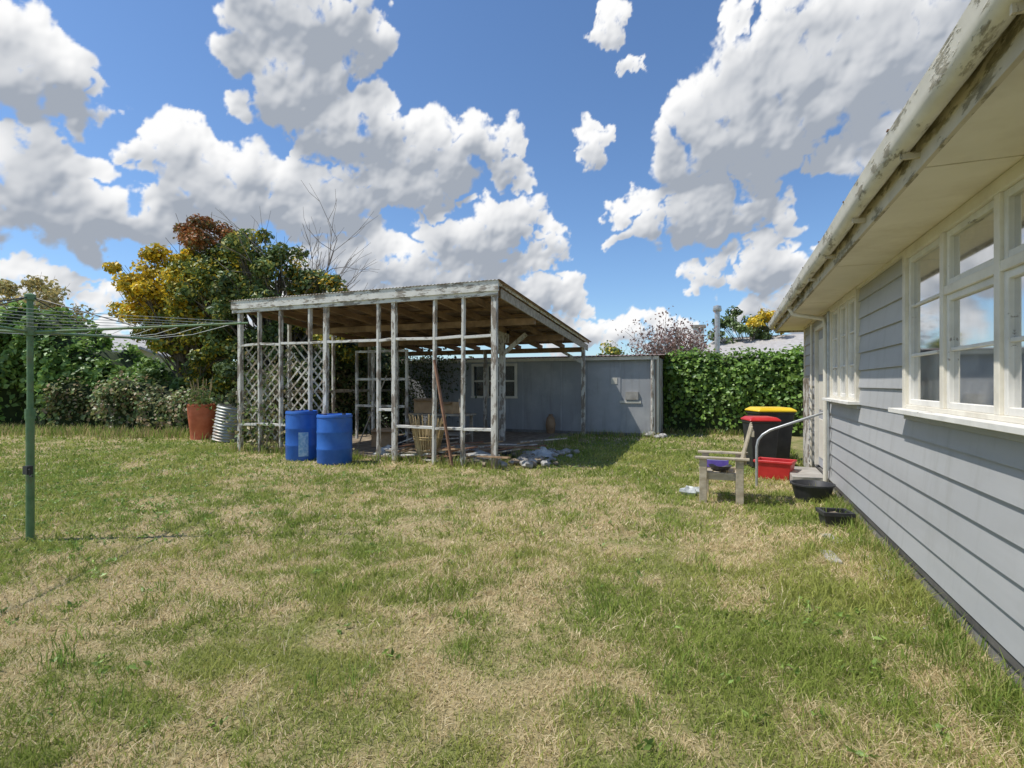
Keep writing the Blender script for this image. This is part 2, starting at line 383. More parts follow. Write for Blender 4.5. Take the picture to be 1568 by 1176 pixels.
def twigs(mb,p,d,L,r,depth,k='twig',tips=None):
    q=p+d*L; m=(p+q)/2+Vector([random.gauss(0,L*.05) for _ in range(3)])
    mb.tube([p,m,q],[r,r*.8,r*.6],k,5 if depth>2 else 3,False)
    if tips is not None and depth<=1: tips.append(q)
    if depth==0: return
    for i in range(random.choice((2,3,3))):
        nd=(d+Vector([random.gauss(0,.42) for _ in range(3)])+Vector((0,0,.12))).normalized()
        twigs(mb,q if i else m,nd,L*random.uniform(.62,.85),r*.6,depth-1,k,tips)
def bare_tree(name,base,h,r,leafcols=None,n=5,depth=5,lean=(0,0),nl=4,ls=.12):
    root=empty(name); mb=MB(); tips=[]
    for i in range(n):
        a=2*math.pi*i/n+random.random(); d=Vector((math.cos(a)*.2+lean[0],math.sin(a)*.2+lean[1],1)).normalized()
        twigs(mb,Vector((base[0],base[1],0)),d,h*.30,r,depth,tips=tips)
    mb.build('branches',root)
    if leafcols:
        P=np.array([t[:] for t in tips]); P=np.repeat(P,nl,axis=0)+rng.normal(size=(len(P)*nl,3))*.2
        v,f,c=leaves(P,np.full(len(P),ls),palette(len(P),leafcols,.3)); tri_mesh('leaves',v,f,c,'leaf',root)
bare_tree('bare_branched_tree',(-13.0,13.4),8.4,.06,None,6,4)
bare_tree('purple_leaf_tree',(-2.3,25),4.9,.08,[(.26,.16,.14),(.34,.22,.18),(.22,.14,.12)],8,4,nl=6,ls=.13)
tree('garden_tree',(.6,32),.15,[(.3,32,4.2,1.7,1.4,1.3,DG,20),(2.0,31.8,4.7,1.0,1,.7,YL,9)],per=110,leafsize=.2)
tree('garden_tree',(-6.,27.5),.12,[(-6.,27.5,2.9,.9,.9,.9,YG+DG,12)],per=100,leafsize=.16)
tree('pale_autumn_tree',(-43,21),.3,[(-43.5,21.0,6.3,3.0,3,2.4,[(.46,.38,.15),(.34,.32,.13),(.54,.43,.18)],38)],per=110,leafsize=.3,clr=.9)
print('trees',time.time()-T0)
def hedge(name,path,h,wd,cols,dens=700,leaf=.11,lump=.35,hvar=None):
    root=empty(name); P=np.array(path,float); sd=P[1:]-P[:-1]; sl=np.linalg.norm(sd,axis=1); cum=np.r_[0,np.cumsum(sl)]; L=cum[-1]
    def surf(u,a,extra):
        i=np.clip(np.searchsorted(cum,u,side='right')-1,0,len(sl)-1); d=sd[i]/sl[i][:,None]; c=P[i]+d*(u-cum[i])[:,None]; nv=np.c_[-d[:,1],d[:,0]]
        hb=np.full(len(u),float(h)) if hvar is None else hvar(u/L)
        hh=hb*(1+(.05 if hvar is None else .2)*(vnoise(u*.55+9,u*0+3.3,5)-.5)*2)
        ca,sa=np.cos(a),np.sin(a); e=.45
        px=np.abs(ca)**e*np.sign(ca)*wd/2; pz=np.abs(sa)**e*hh
        bl=lump*(vnoise(u*1.3+nv[:,0]*px,pz*1.3+a,8)-.5)+lump*.5*(vnoise(u*3.1,pz*3.3+a,9)-.5)+extra
        o=np.c_[nv[:,0]*ca,nv[:,1]*ca,sa]
        return np.c_[c+nv*px[:,None],pz]+o*bl[:,None],o
    ns=max(8,int(L/.3)); npf=16
    U,A=np.meshgrid(np.linspace(0,L,ns+1),np.linspace(0,math.pi,npf+1),indexing='ij')
    vs,_=surf(U.ravel(),A.ravel(),-.12); vs=[tuple(v) for v in vs]; fs=[]
    for i in range(ns):
        for j in range(npf): q=i*(npf+1)+j; fs.append((q,q+1,q+npf+2,q+npf+1))
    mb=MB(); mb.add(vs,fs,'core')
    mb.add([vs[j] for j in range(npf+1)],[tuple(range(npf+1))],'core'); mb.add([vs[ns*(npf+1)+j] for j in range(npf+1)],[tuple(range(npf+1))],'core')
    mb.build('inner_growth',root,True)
    n=int(L*(2*h+wd)*dens); k=rng.random(n)
    a=np.where(k<.4,rng.random(n)*.75,np.where(k<.65,math.pi-rng.random(n)*.75,rng.random(n)*math.pi))
    pos,out=surf(rng.random(n)*L,a,rng.normal(size=n)*.09)
    pos=pos+rng.normal(size=pos.shape)*.03; m=int(h*wd*dens)
    for s_ in (0,1):
        uu=np.full(m,L*s_*.999); q,_=surf(uu,rng.random(m)*math.pi,0*uu); cpt=P[0] if s_==0 else P[-1]
        f=np.sqrt(rng.random(m))[:,None]; q2=np.c_[cpt[0]+(q[:,0]-cpt[0])*f[:,0],cpt[1]+(q[:,1]-cpt[1])*f[:,0],q[:,2]*f[:,0]]
        dd=(sd[0]/sl[0]*-1) if s_==0 else sd[-1]/sl[-1]; q2[:,:2]+=dd*(.05+.1*rng.random((m,1))); pos=np.r_[pos,q2]; out=np.r_[out,np.tile([dd[0],dd[1],0],(m,1))]
    n=len(pos)
    sh=.72+.56*vnoise(pos[:,0]*1.9+pos[:,1]*1.9,pos[:,2]*2.1,77)[:,None]
    v,f,c=leaves(pos,np.full(n,leaf),palette(n,cols,.3)*sh,up=.25,outdir=out,aspect=.8); tri_mesh('leaves',v,f,c,'leaf',root)
hedge('ivy_hedge',[(-1.75,17.5),(5.5,17.5)],2.42,.9,[(.13,.23,.04),(.19,.32,.06),(.26,.39,.08)],dens=440,leaf=.12,lump=.28)
hedge('vine_covered_hedge',[(-36,6.5),(-28,9.0),(-21.5,12.0),(-17.5,14.3)],3.0,3.2,[(.14,.25,.055),(.20,.33,.075),(.28,.40,.10)],dens=330,leaf=.18,lump=1.3,hvar=lambda u:3.45-1.25*np.clip((u-.70)/.14,0,1)-.5*np.clip((u-.84)/.16,0,1))
hedge('bramble_thicket',[(-21.5,10.9),(-16.5,11.9),(-12.5,13.4),(-10.9,14.6)],1.35,1.7,[(.21,.26,.08),(.28,.28,.11),(.34,.25,.14),(.15,.22,.07)],dens=330,leaf=.11,lump=1.0,hvar=lambda u:1.25+.5*np.sin(u*9)*.5+.3*u)
hedge('overgrown_shrubbery',[(-11.5,10.6),(-11.7,13.0),(-11.6,16.8)],2.4,1.4,[(.095,.14,.045),(.13,.19,.06),(.18,.22,.08),(.24,.22,.09)],dens=360,leaf=.12,lump=1.1,hvar=lambda u:1.7+1.1*np.clip(u*2.2,0,1))
hedge('distant_trees',[(-90,20),(-60,60),(-10,75),(40,60)],4.0,5,[(.09,.13,.05),(.13,.16,.06),(.19,.17,.07)],dens=8,leaf=.9,lump=2.)
def tufts(name,pts,h,w,n,spread,cols):
    m=len(pts)*n; P=np.repeat(pts,n,axis=0)+rng.normal(size=(m,2))*spread
    x,y=P[:,0],P[:,1]; hh=h*(.4+.8*rng.random(m)); la=rng.random(m)*2*np.pi; le=hh*(.1+.6*rng.random(m)); a=rng.random(m)*6.28
    sx,sy=np.cos(a)*w/2,np.sin(a)*w/2; lx,ly=np.cos(la)*le,np.sin(la)*le; z=gz(x,y)-.01
    Q=np.empty((m,5,3)); Q[:,0]=np.c_[x-sx,y-sy,z];Q[:,1]=np.c_[x+sx,y+sy,z]
    Q[:,2]=np.c_[x+sx*.8+lx*.4,y+sy*.8+ly*.4,z+hh*.65];Q[:,3]=np.c_[x-sx*.8+lx*.4,y-sy*.8+ly*.4,z+hh*.65];Q[:,4]=np.c_[x+lx,y+ly,z+hh]
    o=(np.arange(m)*5)[:,None];F=np.concatenate([o+np.array([0,1,2]),o+np.array([0,2,3]),o+np.array([3,2,4])])
    return tri_mesh(name,Q.reshape(-1,3),F,np.repeat(palette(m,cols,.3),5,axis=0),'blade')
GC=[(.20,.30,.06),(.30,.39,.10),(.44,.42,.18)]; SC=[(.55,.43,.23),(.42,.31,.17),(.28,.30,.10)]
e=np.c_[1.26-np.abs(rng.normal(0,.10,120)),rng.uniform(1.5,8.2,120)]
tufts('wall_base_weeds',e,.14,.007,20,.04,GC)
u=rng.random(300); e=np.c_[-30+18*u+rng.normal(0,.6,300),7.4+3.9*u+rng.normal(0,.6,300)]
tufts('boundary_weeds',e,.28,.02,24,.16,SC+GC+GC)
e=np.concatenate([np.c_[rng.uniform(-10.3,-3.7,70),rng.normal(8.75,.10,70)],np.c_[rng.normal(-3.9,.15,40),rng.uniform(9,15,40)],np.c_[rng.uniform(-3.7,-1.8,20),rng.normal(15.3,.08,20)],np.c_[rng.uniform(-1.8,1.2,40),rng.normal(16.9,.15,40)]])
tufts('shed_edge_grass',e,.20,.012,18,.06,GC+[(.5,.4,.2)])
e=lawn_points(1.6,9,1.6); e=e[~blocked(e)]
tufts('lawn_tufts',e,.095,.006,36,.055,[(.22,.33,.07),(.32,.42,.11)])
e=lawn_points(1.6,9,1.4); e=e[~blocked(e)]
tufts('dry_lawn_tufts',e,.075,.0055,34,.07,[(.70,.58,.34),(.55,.43,.24),(.84,.74,.5)])

# ------------------------------------------------------------------ HOUSE
house=empty('weatherboard_house')
W=1.32; S0,S1=-4.0,11.4; ZT=2.56; ZB=.16
wins=[(2.72,5.06,1.31,2.50),(6.86,8.42,1.31,2.50),(-2.5,-.8,1.31,2.5)]
door=(8.95,9.85,.20,2.35)
ops=wins+[door]
mb=MB(); z=ZB; EX=.186
while z<ZT-.01:
    z1=min(z+EX,ZT)
    cuts=sorted([(a-.04,b+.04) for a,b,c,d in ops if c-.05<z1-.02 and d+.05>z+.02])
    y=S0; segs=[]
    for a,b in cuts: segs.append((y,a)); y=b
    segs.append((y,S1))
    for a,b in segs:
        if b-a<.05: continue
        pr=[(W,z),(W-.030,z),(W-.008,z1+.004),(W,z1+.004)]
        vs=[(t,a,zz) for t,zz in pr]+[(t,b,zz) for t,zz in pr]
        mb.add(vs,[(0,1,2,3),(7,6,5,4),(0,4,5,1),(1,5,6,2),(2,6,7,3)],'board')
    pr=[(S1,z),(S1+.03,z),(S1+.008,z1+.004),(S1,z1+.004)]
    vs=[(W,t,zz) for t,zz in pr]+[(8.,t,zz) for t,zz in pr]
    mb.add(vs,[(3,2,1,0),(4,5,6,7),(1,5,4,0),(2,6,5,1),(3,7,6,2)],'board')
    z=z1
mb.build('weatherboards',house)
mb=MB()
mb.box(W-.035,W+.02,S1-.06,S1+.035,ZB,ZT,'trim')
mb.build('corner_board',house)
mb=MB(); 
mb.box(W+.001,8,S0,S1-.001,-.1,ZB,'found'); mb.box(W-.02,W,S0,S1,.10,ZB-.004,'dark')
mb.build('foundation',house)
mb=MB()
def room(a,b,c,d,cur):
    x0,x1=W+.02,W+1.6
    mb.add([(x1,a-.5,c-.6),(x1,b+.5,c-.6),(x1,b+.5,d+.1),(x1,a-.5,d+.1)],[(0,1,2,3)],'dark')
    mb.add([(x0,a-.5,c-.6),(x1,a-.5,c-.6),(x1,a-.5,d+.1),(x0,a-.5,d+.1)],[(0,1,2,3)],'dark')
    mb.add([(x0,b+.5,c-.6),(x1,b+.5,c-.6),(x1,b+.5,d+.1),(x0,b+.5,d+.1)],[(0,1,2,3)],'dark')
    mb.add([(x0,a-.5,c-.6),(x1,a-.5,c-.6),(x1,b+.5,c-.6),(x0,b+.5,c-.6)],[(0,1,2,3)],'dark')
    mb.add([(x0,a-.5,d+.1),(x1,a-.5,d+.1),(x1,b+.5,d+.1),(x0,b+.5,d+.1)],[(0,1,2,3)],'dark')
    for (y0,y1,zz0,zz1) in cur:
        n=int((y1-y0)*70)+4; vs=[]
        for i in range(n+1):
            y=y0+(y1-y0)*i/n; x=W+.060+.014*math.sin(i*1.15)+.006*math.sin(i*2.7)
            vs+=[(x,y,zz0),(x,y,zz1)]
        mb.add(vs,[(2*i,2*i+2,2*i+3,2*i+1) for i in range(n)],'curtain')
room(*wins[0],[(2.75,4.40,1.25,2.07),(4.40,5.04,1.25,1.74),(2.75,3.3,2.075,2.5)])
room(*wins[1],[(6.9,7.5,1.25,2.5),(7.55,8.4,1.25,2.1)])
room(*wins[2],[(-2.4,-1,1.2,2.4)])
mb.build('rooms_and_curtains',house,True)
def window(a,b,c,d,nb,bars,name):
    r=empty(name); r.parent=house
    f=MB(); g=MB(); x=W-.055
    f.box(x,W+.05,a-.05,a+.02,c,d+.045,'trim'); f.box(x,W+.05,b-.02,b+.05,c,d+.045,'trim')
    f.box(x+.003,W+.05,a+.02,b-.02,d-.02,d+.043,'trim'); f.box(x+.004,W+.05,a+.02,b-.02,c,c+.03,'trim')
    f.beam((W-.075,a-.09,c-.018),(W-.075,b+.09,c-.018),.13,.035,'whitetrim')
    f.box(W-.045,W-.005,a-.05,b+.05,c-.085,c-.04,'board')
    w=(b-a)/nb
    for i in range(nb+1):
        if 0<i<nb: f.box(x+.006,W+.05,a+i*w-.032,a+i*w+.032,c+.03,d-.02,'trim')
    for i in range(nb):
        y0=a+i*w+(.032 if i else .02); y1=a+(i+1)*w-(.032 if i<nb-1 else .02)
        z0=c+.03; z1=d-.02; sx0,sx1=W-.03,W+.012
        tr=bars[i%len(bars)]
        if tr[0] is not None:
            f.box(x+.009,W+.048,y0,y1,tr[0]-.028,tr[0]+.028,'trim')
            secs=[(z0,tr[0]-.028,tr[1]),(tr[0]+.028,z1,[])]
        else: secs=[(z0,z1,tr[1])]
        for q0,q1,bs in secs:
            sw=.042
            f.box(sx0,sx1,y0,y0+sw,q0,q1,'whitetrim'); f.box(sx0,sx1,y1-sw,y1,q0,q1,'whitetrim')
            f.box(sx0+.003,sx1,y0+sw,y1-sw,q0,q0+sw,'whitetrim'); f.box(sx0+.003,sx1,y0+sw,y1-sw,q1-sw,q1,'whitetrim')
            for zz in bs: f.box(sx0+.008,sx1-.006,y0+sw,y1-sw,zz-.011,zz+.011,'whitetrim')
            g.add([(W-.004,y0+sw,q0+sw),(W-.004,y1-sw,q0+sw),(W-.004,y1-sw,q1-sw),(W-.004,y0+sw,q1-sw)],[(0,1,2,3)],'glass')
    f.build('frame',r,bevel=.003); g.build('glass',r)
window(*wins[0],3,[(2.10,[1.72]),(2.10,[1.72]),(None,[1.72,2.1])],'casement_window')
window(*wins[1],3,[(None,[1.72,2.1]),(None,[1.72,2.1])],'casement_window')
window(*wins[2],2,[(2.10,[1.72])],'casement_window')
mb=MB(); a,b,c,d=door
mb.box(W-.05,W+.05,a-.07,a,c,d+.06,'trim'); mb.box(W-.05,W+.05,b,b+.07,c,d+.06,'trim'); mb.box(W-.048,W+.05,a,b,d,d+.06,'trim')
mb.box(W,W+.045,a,b,c,d,'garagedark')
for q0,q1 in ((.35,.95),(1.1,1.55),(1.65,2.2)):
    mb.box(W-.012,W+.002,a+.12,b-.12,q0,q1,'trim')
mb.tube([(W-.0,a+.08,1.1),(W-.06,a+.08,1.1),(W-.06,a+.18,1.1)],.011,'steel')
mb.box(.85,W-.03,a-.1,b+.1,-.05,.14,'concrete')
mb.build('back_door_and_step',house,bevel=.004)
OV=.86
mb=MB(); y=S0; nx_=0
while y<S1+.55:
    y1=min(y+1.2,S1+.6); mb.box(OV,W+.03,y+.005,y1-.005,ZT+.002+.0015*(nx_%2),ZT+.012,'soffit'); y=y1; nx_+=1
mb.box(OV,W+.03,S0,S1+.6,ZT+.0125,ZT+.02,'mould')
mb.box(W+.03,8.5,S1,S1+.6,ZT+.002,ZT+.012,'soffit')
mb.beam((W-.03,S0,ZT-.015),(W-.03,S1,ZT-.015),.03,.03,'trim')
mb.build('soffit',house)
mb=MB()
mb.box(OV-.022,OV,S0,S1+.62,ZT-.03,ZT+.15,'mould'); 
mb.box(OV,8.5,S1+.6,S1+.622,ZT-.03,ZT+.15,'mould')
mb.build('fascia',house)
mb=MB(); prof=[]
for i in range(9):
    t=math.pi*i/8; prof.append((OV-.022-.065+.052*math.cos(t),ZT+.115-.065*math.sin(t)))
prof=[(OV-.030,ZT+.15)]+prof+[(OV-.15,ZT+.165),(OV-.138,ZT+.17)]
n=len(prof)
ys=list(np.arange(S0,S1+.64,.8))+[S1+.66]
vs=[]
for yy in ys:
    dz=.006*math.sin(yy*2.1)+.003*math.sin(yy*5)
    vs+=[(p[0],yy,p[1]+dz) for p in prof]
fs=[(i*n+j,(i+1)*n+j,(i+1)*n+j+1,i*n+j+1) for i in range(len(ys)-1) for j in range(n-1)]
mb.add(vs,fs,'gutter'); mb.add(vs[-n:],[tuple(range(n))],'gutter')
for yy in np.arange(S0+.5,S1+.6,1.1): mb.box(OV-.155,OV-.02,yy-.012,yy+.012,ZT+.168,ZT+.174,'rust'); mb.box(OV-.10,OV-.022,yy-.008,yy+.008,ZT+.02,ZT+.05,'mould')
mb.build('gutter',house,True)
mb=MB()
mb.add([(OV-.1,S0,ZT+.18),(OV-.1,S1+.7,ZT+.18),(4.9,S1+.7,ZT+1.35),(4.9,S0,ZT+1.35)],[(0,1,2,3)],'roofmetal')
mb.add([(8.9,S0,ZT+.17),(8.9,S1+.7,ZT+.17),(4.9,S1+.7,ZT+1.36),(4.9,S0,ZT+1.36)],[(0,1,2,3)],'roofmetal')
mb.add([(OV,S1+.60,ZT+.15),(8.8,S1+.60,ZT+.15),(4.9,S1+.60,ZT+1.33)],[(0,1,2)],'board')
mb.add([(W+.001,S0,-.1),(8,S0,-.1),(8,S0,ZT+.1),(W+.001,S0,ZT+.1)],[(0,1,2,3)],'board')
mb.add([(8,S0,-.1),(8,S1,-.1),(8,S1,ZT+.1),(8,S0,ZT+.1)],[(0,1,2,3)],'board')
mb.build('roof',house)
mb=MB()
mb.tube([(OV-.07,8.66,ZT+.03),(OV-.02,8.66,ZT-.06),(W-.10,8.66,ZT-.14),(W-.075,8.66,ZT-.25),(W-.075,8.66,.1)],.032,'trim',10)
mb.tube([(W-.06,10.2,.0),(W-.06,10.2,2.5)],.02,'trim',8)
mb.tube([(W-.06,8.52,.3),(W-.06,8.52,2.5)],.018,'steel',8)
mb.build('downpipes',house,True)
mb=MB()
for i in range(9):
    zz=.2+i*.16; mb.beam((W-.12,9.95,zz),(W-.12,10.55,zz+.0),.02,.02,'white')
for i in range(5): yy=9.97+i*.14; mb.beam((W-.135,yy,.05),(W-.135,yy,1.6),.02,.012,'white')
mb.build('wall_trellis')

# ------------------------------------------------------------------ open timber shed
shed=empty('open_timber_shed')
A0,A1,B0,B1=-10.2,-3.9,8.75,15.0
UP=.05
def rz(y): return 3.20+UP-(y-B0)*.0896
mb=MB()
fr=[(-10.08,.09),(-9.5,.05),(-8.9,.05),(-8.1,.05),(-7.69,.09),(-6.39,.05),(-6.02,.09),(-5.13,.06),(-4.53,.05),(-3.9,.10)]
for i,(x,w) in enumerate(fr):
    o=random.uniform(-.015,.015)
    mb.beam((x+o,B0,-.05),(x-o,B0,3.04+UP),w if w>.06 else .048,w if w>.06 else .09,'white',up=(0,1,0))
mb.build('front_posts',shed,bevel=.004)
mb=MB()
xs=[f[0] for f in fr]; ws=[f[1] if f[1]>.06 else .048 for f in fr]
for i in range(len(xs)-1):
    a=xs[i]+ws[i]/2; b=xs[i+1]-ws[i+1]/2
    j=random.uniform(-.015,.015)
    mb.beam((a,B0,2.36+j),(b,B0,2.36-j),.08,.05,'whitex')
    if i>=6: mb.beam((a,B0,.68+j),(b,B0,.68),.08,.05,'whitex')
    if i in(0,1,2,3): mb.beam((a,B0,.62+j),(b,B0,.62),.08,.05,'whitex')
    if i==5: mb.beam((a,B0,1.0),(b,B0,1.0),.08,.05,'whitex')
mb.box(A0-.02,A1+.06,B0-.045,B0+.045,3.04+UP,3.14+UP,'brownwood')
mb.box(A0-.06,A1+.09,B0-.10,B0-.072,3.10+UP,3.30+UP,'whitex')
mb.box(A0-.06,A1+.09,B0-.072,B0-.05,3.02+UP,3.12+UP,'whitex')
mb.box(A1+.092,A1+.11,B0-.10,B0-.05,3.1+UP,3.3+UP,'whitex')
mb.build('front_rails_and_fascia',shed,bevel=.003)
mb=MB()
x=A0+.06
while x<A1:
    mb.beam((x,B0+.05,rz(B0)-.06),(x,B1+.35,rz(B1+.35)-.06),.05,.13,'brownwood'); x+=.695
for y in np.arange(B0+.3,B1+.3,.75):
    mb.beam((A0,y,rz(y)+.035),(A1+.02,y,rz(y)+.035),.075,.05,'brownwood')
for y in (10.9,13.0,B1):
    mb.beam((A0,y,rz(y)-.20),(A1,y,rz(y)-.20),.07,.14,'brownwood')
mb.build('rafters_and_purlins',shed)
mb=MB()
for y,x,w in ((B1,A1,.10),(B1,-7,.09),(B1,A0,.09),(12.6,-5.4,.13),(12.6,-8.6,.09)):
    mb.beam((x,y,-.05),(x,y,rz(y)-.13),w,w,'white',up=(0,1,0))
for y in (10.3,11.9,13.5): mb.beam((A0,y,-.05),(A0,y,rz(y)-.13),.06,.09,'white',up=(0,1,0))
mb.beam((A0,B0,1.3),(A0,B1,1.3),.05,.08,'greywood')
mb.beam((-5.4,12.6,2.25),(-4.75,12.6,rz(12.6)-.15),.08,.10,'white'); mb.beam((-5.4,12.6,2.25),(-5.4,11.9,rz(11.9)-.15),.08,.1,'white')
mb.box(-5.55,-5.25,12.5,12.7,2.55,2.86,'white')
mb.beam((A1+.03,B0+.2,3.10+UP),(A1+.03,B1+.38,rz(B1+.38)-.10),.03,.17,'greywood')
mb.beam((A1+.06,B0-.08,3.27+UP),(A1+.06,B1+.4,rz(B1+.4)+.06),.025,.07,'whitex')
mb.beam((A1-.02,B1,2.1),(A1-.7,B1,rz(B1)-.2),.05,.08,'white')
mb.build('inner_posts',shed,bevel=.004)
mb=MB(); n=int((A1-A0+.3)/.019); vs=[]
for i in range(n+1):
    x=A0-.12+i*.019; zz=.009*math.sin(i*2*math.pi/4)
    vs+=[(x,B0-.12,rz(B0-.12)+.078+zz),(x,B1+.45,rz(B1+.45)+.078+zz)]
mb.add(vs,[(2*i,2*i+2,2*i+3,2*i+1) for i in range(n)],'iron'); mb.build('corrugated_roof',shed,True)
mb=MB()
def lattice(x0,x1,z0,z1,y,sp,k,skip=.0):
    w=x1-x0;h=z1-z0
    for sgn in (1,-1):
        c=-h
        while c<w:
            t0=max(0,-c);t1=min(h,w-c)
            if t1-t0>.08 and random.random()>skip:
                if random.random()<.25: t1=t0+(t1-t0)*random.uniform(.5,.9)
                if sgn>0: p=(x0+c+t0,y,z0+t0);q=(x0+c+t1,y,z0+t1)
                else: p=(x1-c-t0,y+.012,z0+t0);q=(x1-c-t1,y+.012,z0+t1)
                mb.beam(p,q,.008,.036,k)
            c+=sp*random.uniform(.93,1.07)
lattice(-10.0,-8.95,.3,2.33,B0+.06,.22,'lath',.07)
lattice(-8.85,-7.75,.35,2.33,B0+.06,.22,'lath',.07)
mb.build('diamond_trellis',shed)
mb=MB(); mb.box(-10.,-4.2,9.05,15.3,-.05,.035,'dirt'); mb.build('dirt_floor',shed)
def leafcloud(name,blobs,cols,leaf=.09):
    root=empty(name); parts=[]; mb=MB()
    for (x,y,z,rx,ry,rz_,n) in blobs:
        g=rng.normal(size=(n,3))*np.array([rx,ry,rz_])*.5; p=np.array([x,y,z])+g; p[:,2]=np.maximum(p[:,2],.03)
        parts.append(leaves(p,np.full(n,leaf),palette(n,cols,.35),up=.5))
        for i in range(8):
            q=p[rng.integers(0,n)]; mb.tube([(x+random.uniform(-rx,rx)*.3,y,0),((x+q[0])/2,(y+q[1])/2,q[2]*.6),tuple(q)],[.008,.006,.003],'twig',4,False)
    mb.build('stems',root); v,f,c=join(parts); tri_mesh('leaves',v,f,c,'leaf',root)
leafcloud('climbing_vine',[(-9.6,8.8,.5,1.0,.25,.6,480),(-9.3,8.95,1.2,.9,.2,.9,280),(-8.3,8.8,.4,.9,.25,.5,320),(-9.9,9.2,1.6,.6,.4,1.2,220)],[(.14,.21,.06),(.21,.27,.09),(.34,.28,.13)])
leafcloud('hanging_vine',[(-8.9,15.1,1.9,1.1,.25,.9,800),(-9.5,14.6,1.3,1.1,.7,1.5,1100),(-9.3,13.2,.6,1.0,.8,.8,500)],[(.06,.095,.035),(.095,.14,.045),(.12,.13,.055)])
leafcloud('shrub',[(-12.2,11.9,.8,1.2,.7,1.1,900),(-11.0,11.6,.8,.8,.8,1.2,800)],[(.10,.16,.045),(.15,.21,.065),(.28,.25,.1)])

# interior clutter
r=empty('timber_window_frame'); mb=MB()
for x in (-8.85,-8.35,-7.35): mb.beam((x,11.2,.1),(x,11.2,2.35),.06,.06,'white',up=(0,1,0))
for z in (.95,1.62,2.32): mb.beam((-8.82,11.16,z),(-7.38,11.16,z),.05,.06,'whitex')
mb.build('frame',r,bevel=.003)
mb=MB()
mb.box(-7.6,-5.9,11.4,12.1,.72,.77,'greywood')
for x in (-7.5,-6.0):
    for y in (11.47,12.03): mb.beam((x,y,.03),(x,y,.72),.07,.07,'greywood',up=(0,1,0))
mb.box(-7.5,-6.,11.45,12.05,.25,.28,'greywood')
mb.build('potting_bench',bevel=.004)
def carton(cx,cy,z,w,d,h,a):
    mb=MB(); T=Matrix.Translation((cx,cy,z))@Matrix.Rotation(a,4,'Z')
    t=.008
    mb.box(-w/2,w/2,-d/2,-d/2+t,0,h,'card',T);mb.box(-w/2,w/2,d/2-t,d/2,0,h,'card',T)
    mb.box(-w/2,-w/2+t,-d/2+t,d/2-t,0,h,'card',T);mb.box(w/2-t,w/2,-d/2+t,d/2-t,0,h,'card',T);mb.box(-w/2+t,w/2-t,-d/2+t,d/2-t,0,t,'card',T)
    for s in (-1,1):
        mb.add([T@Vector((-w/2,s*d/2,h)),T@Vector((w/2,s*d/2,h)),T@Vector((w/2,s*(d/2+d*.35),h-.04)),T@Vector((-w/2,s*(d/2+d*.35),h-.04))],[(0,1,2,3)],'card')
    mb.build('cardboard_box')
carton(-7.1,11.7,.775,.5,.4,.36,.2); carton(-6.4,11.75,.775,.42,.36,.28,-.3); carton(-7.6,10.6,.04,.5,.45,.4,.5)
mb=MB() # flared wicker basket with loose canes
cx,cy=-5.52,9.15
for ring_,nn_,r0,r1,hh in ((0,34,.19,.36,.78),(1,26,.14,.28,.70)):
    for i in range(nn_):
        a=2*math.pi*i/nn_+ring_*.1; h=hh+random.uniform(-.12,.14); k=r1+random.uniform(-.03,.05)
        mb.beam((cx+r0*math.cos(a),cy+r0*.8*math.sin(a),.0),(cx+k*math.cos(a),cy+k*.7*math.sin(a),h),random.uniform(.018,.034),.01,'bamboo',up=(0,1,0))
for zz,rr in ((.08,.20),(.20,.235),(.42,.285),(.46,.29)):
    mb.tube([(cx+rr*math.cos(2*math.pi*i/20),cy+rr*.8*math.sin(2*math.pi*i/20),zz) for i in range(21)],.013,'bamboo',6)
mb.build('wicker_basket')
mb=MB()
for i in range(64):
    near=i>40
    x=random.uniform(-6.2,-4.3) if near else random.uniform(-7.0,-4.3);y=random.uniform(8.85,9.7) if near else random.uniform(8.95,11.2);a=random.uniform(-.7,.7);L=random.uniform(.25,1.2);z=.05+.02*(i%9)
    mb.beam((x,y,z),(x+L*math.cos(a),y+L*math.sin(a)*.6,z+random.uniform(-.01,.14)),random.uniform(.04,.11),.025,random.choice(['greywood','brownwood','lath','rust','card','whitex']))
mb.beam((-4.62,8.5,.02),(-5.12,8.72,1.95),.04,.04,'rust'); mb.beam((-4.5,8.8,.02),(-4.9,9.3,1.2),.03,.03,'greywood')
mb.beam((-7.9,10.,.02),(-7.3,10.3,1.7),.06,.02,'greywood')
mb.build('scrap_timber_pile')
mb=MB()
for i in range(60):
    x=random.uniform(-5.8,-3.3);y=random.uniform(8.85,10.8) ; mb.rock((x,y,.05),random.uniform(.04,.13),random.choice(['stone','concrete','dirt']))
for i in range(30): mb.rock((random.uniform(-3.9,-2.9),random.uniform(9.0,11.4),.04),random.uniform(.05,.13),random.choice(['concrete','stone','dirt']))
mb.build('rubble_pile',None,True)
def sheet(cx,cy,w,d,h,k):
    mb=MB(); nn=14;vs=[]
    for i in range(nn):
        for j in range(nn):
            x=cx+(i/(nn-1)-.5)*w;y=cy+(j/(nn-1)-.5)*d;e_=(1-abs(i/(nn-1)-.5)*2)*(1-abs(j/(nn-1)-.5)*2)
            vs.append((x,y,.03+h*e_**.6*(.5+.7*random.random())))
    mb.add(vs,[(i*nn+j,(i+1)*nn+j,(i+1)*nn+j+1,i*nn+j+1) for i in range(nn-1) for j in range(nn-1)],k)
    mb.build('crumpled_plastic_sheet')
sheet(-3.6,10.5,.6,.5,.17,'tarp'); sheet(-4.6,9.6,.8,.5,.16,'galv'); sheet(-6.7,9.5,.5,.5,.2,'tarp')
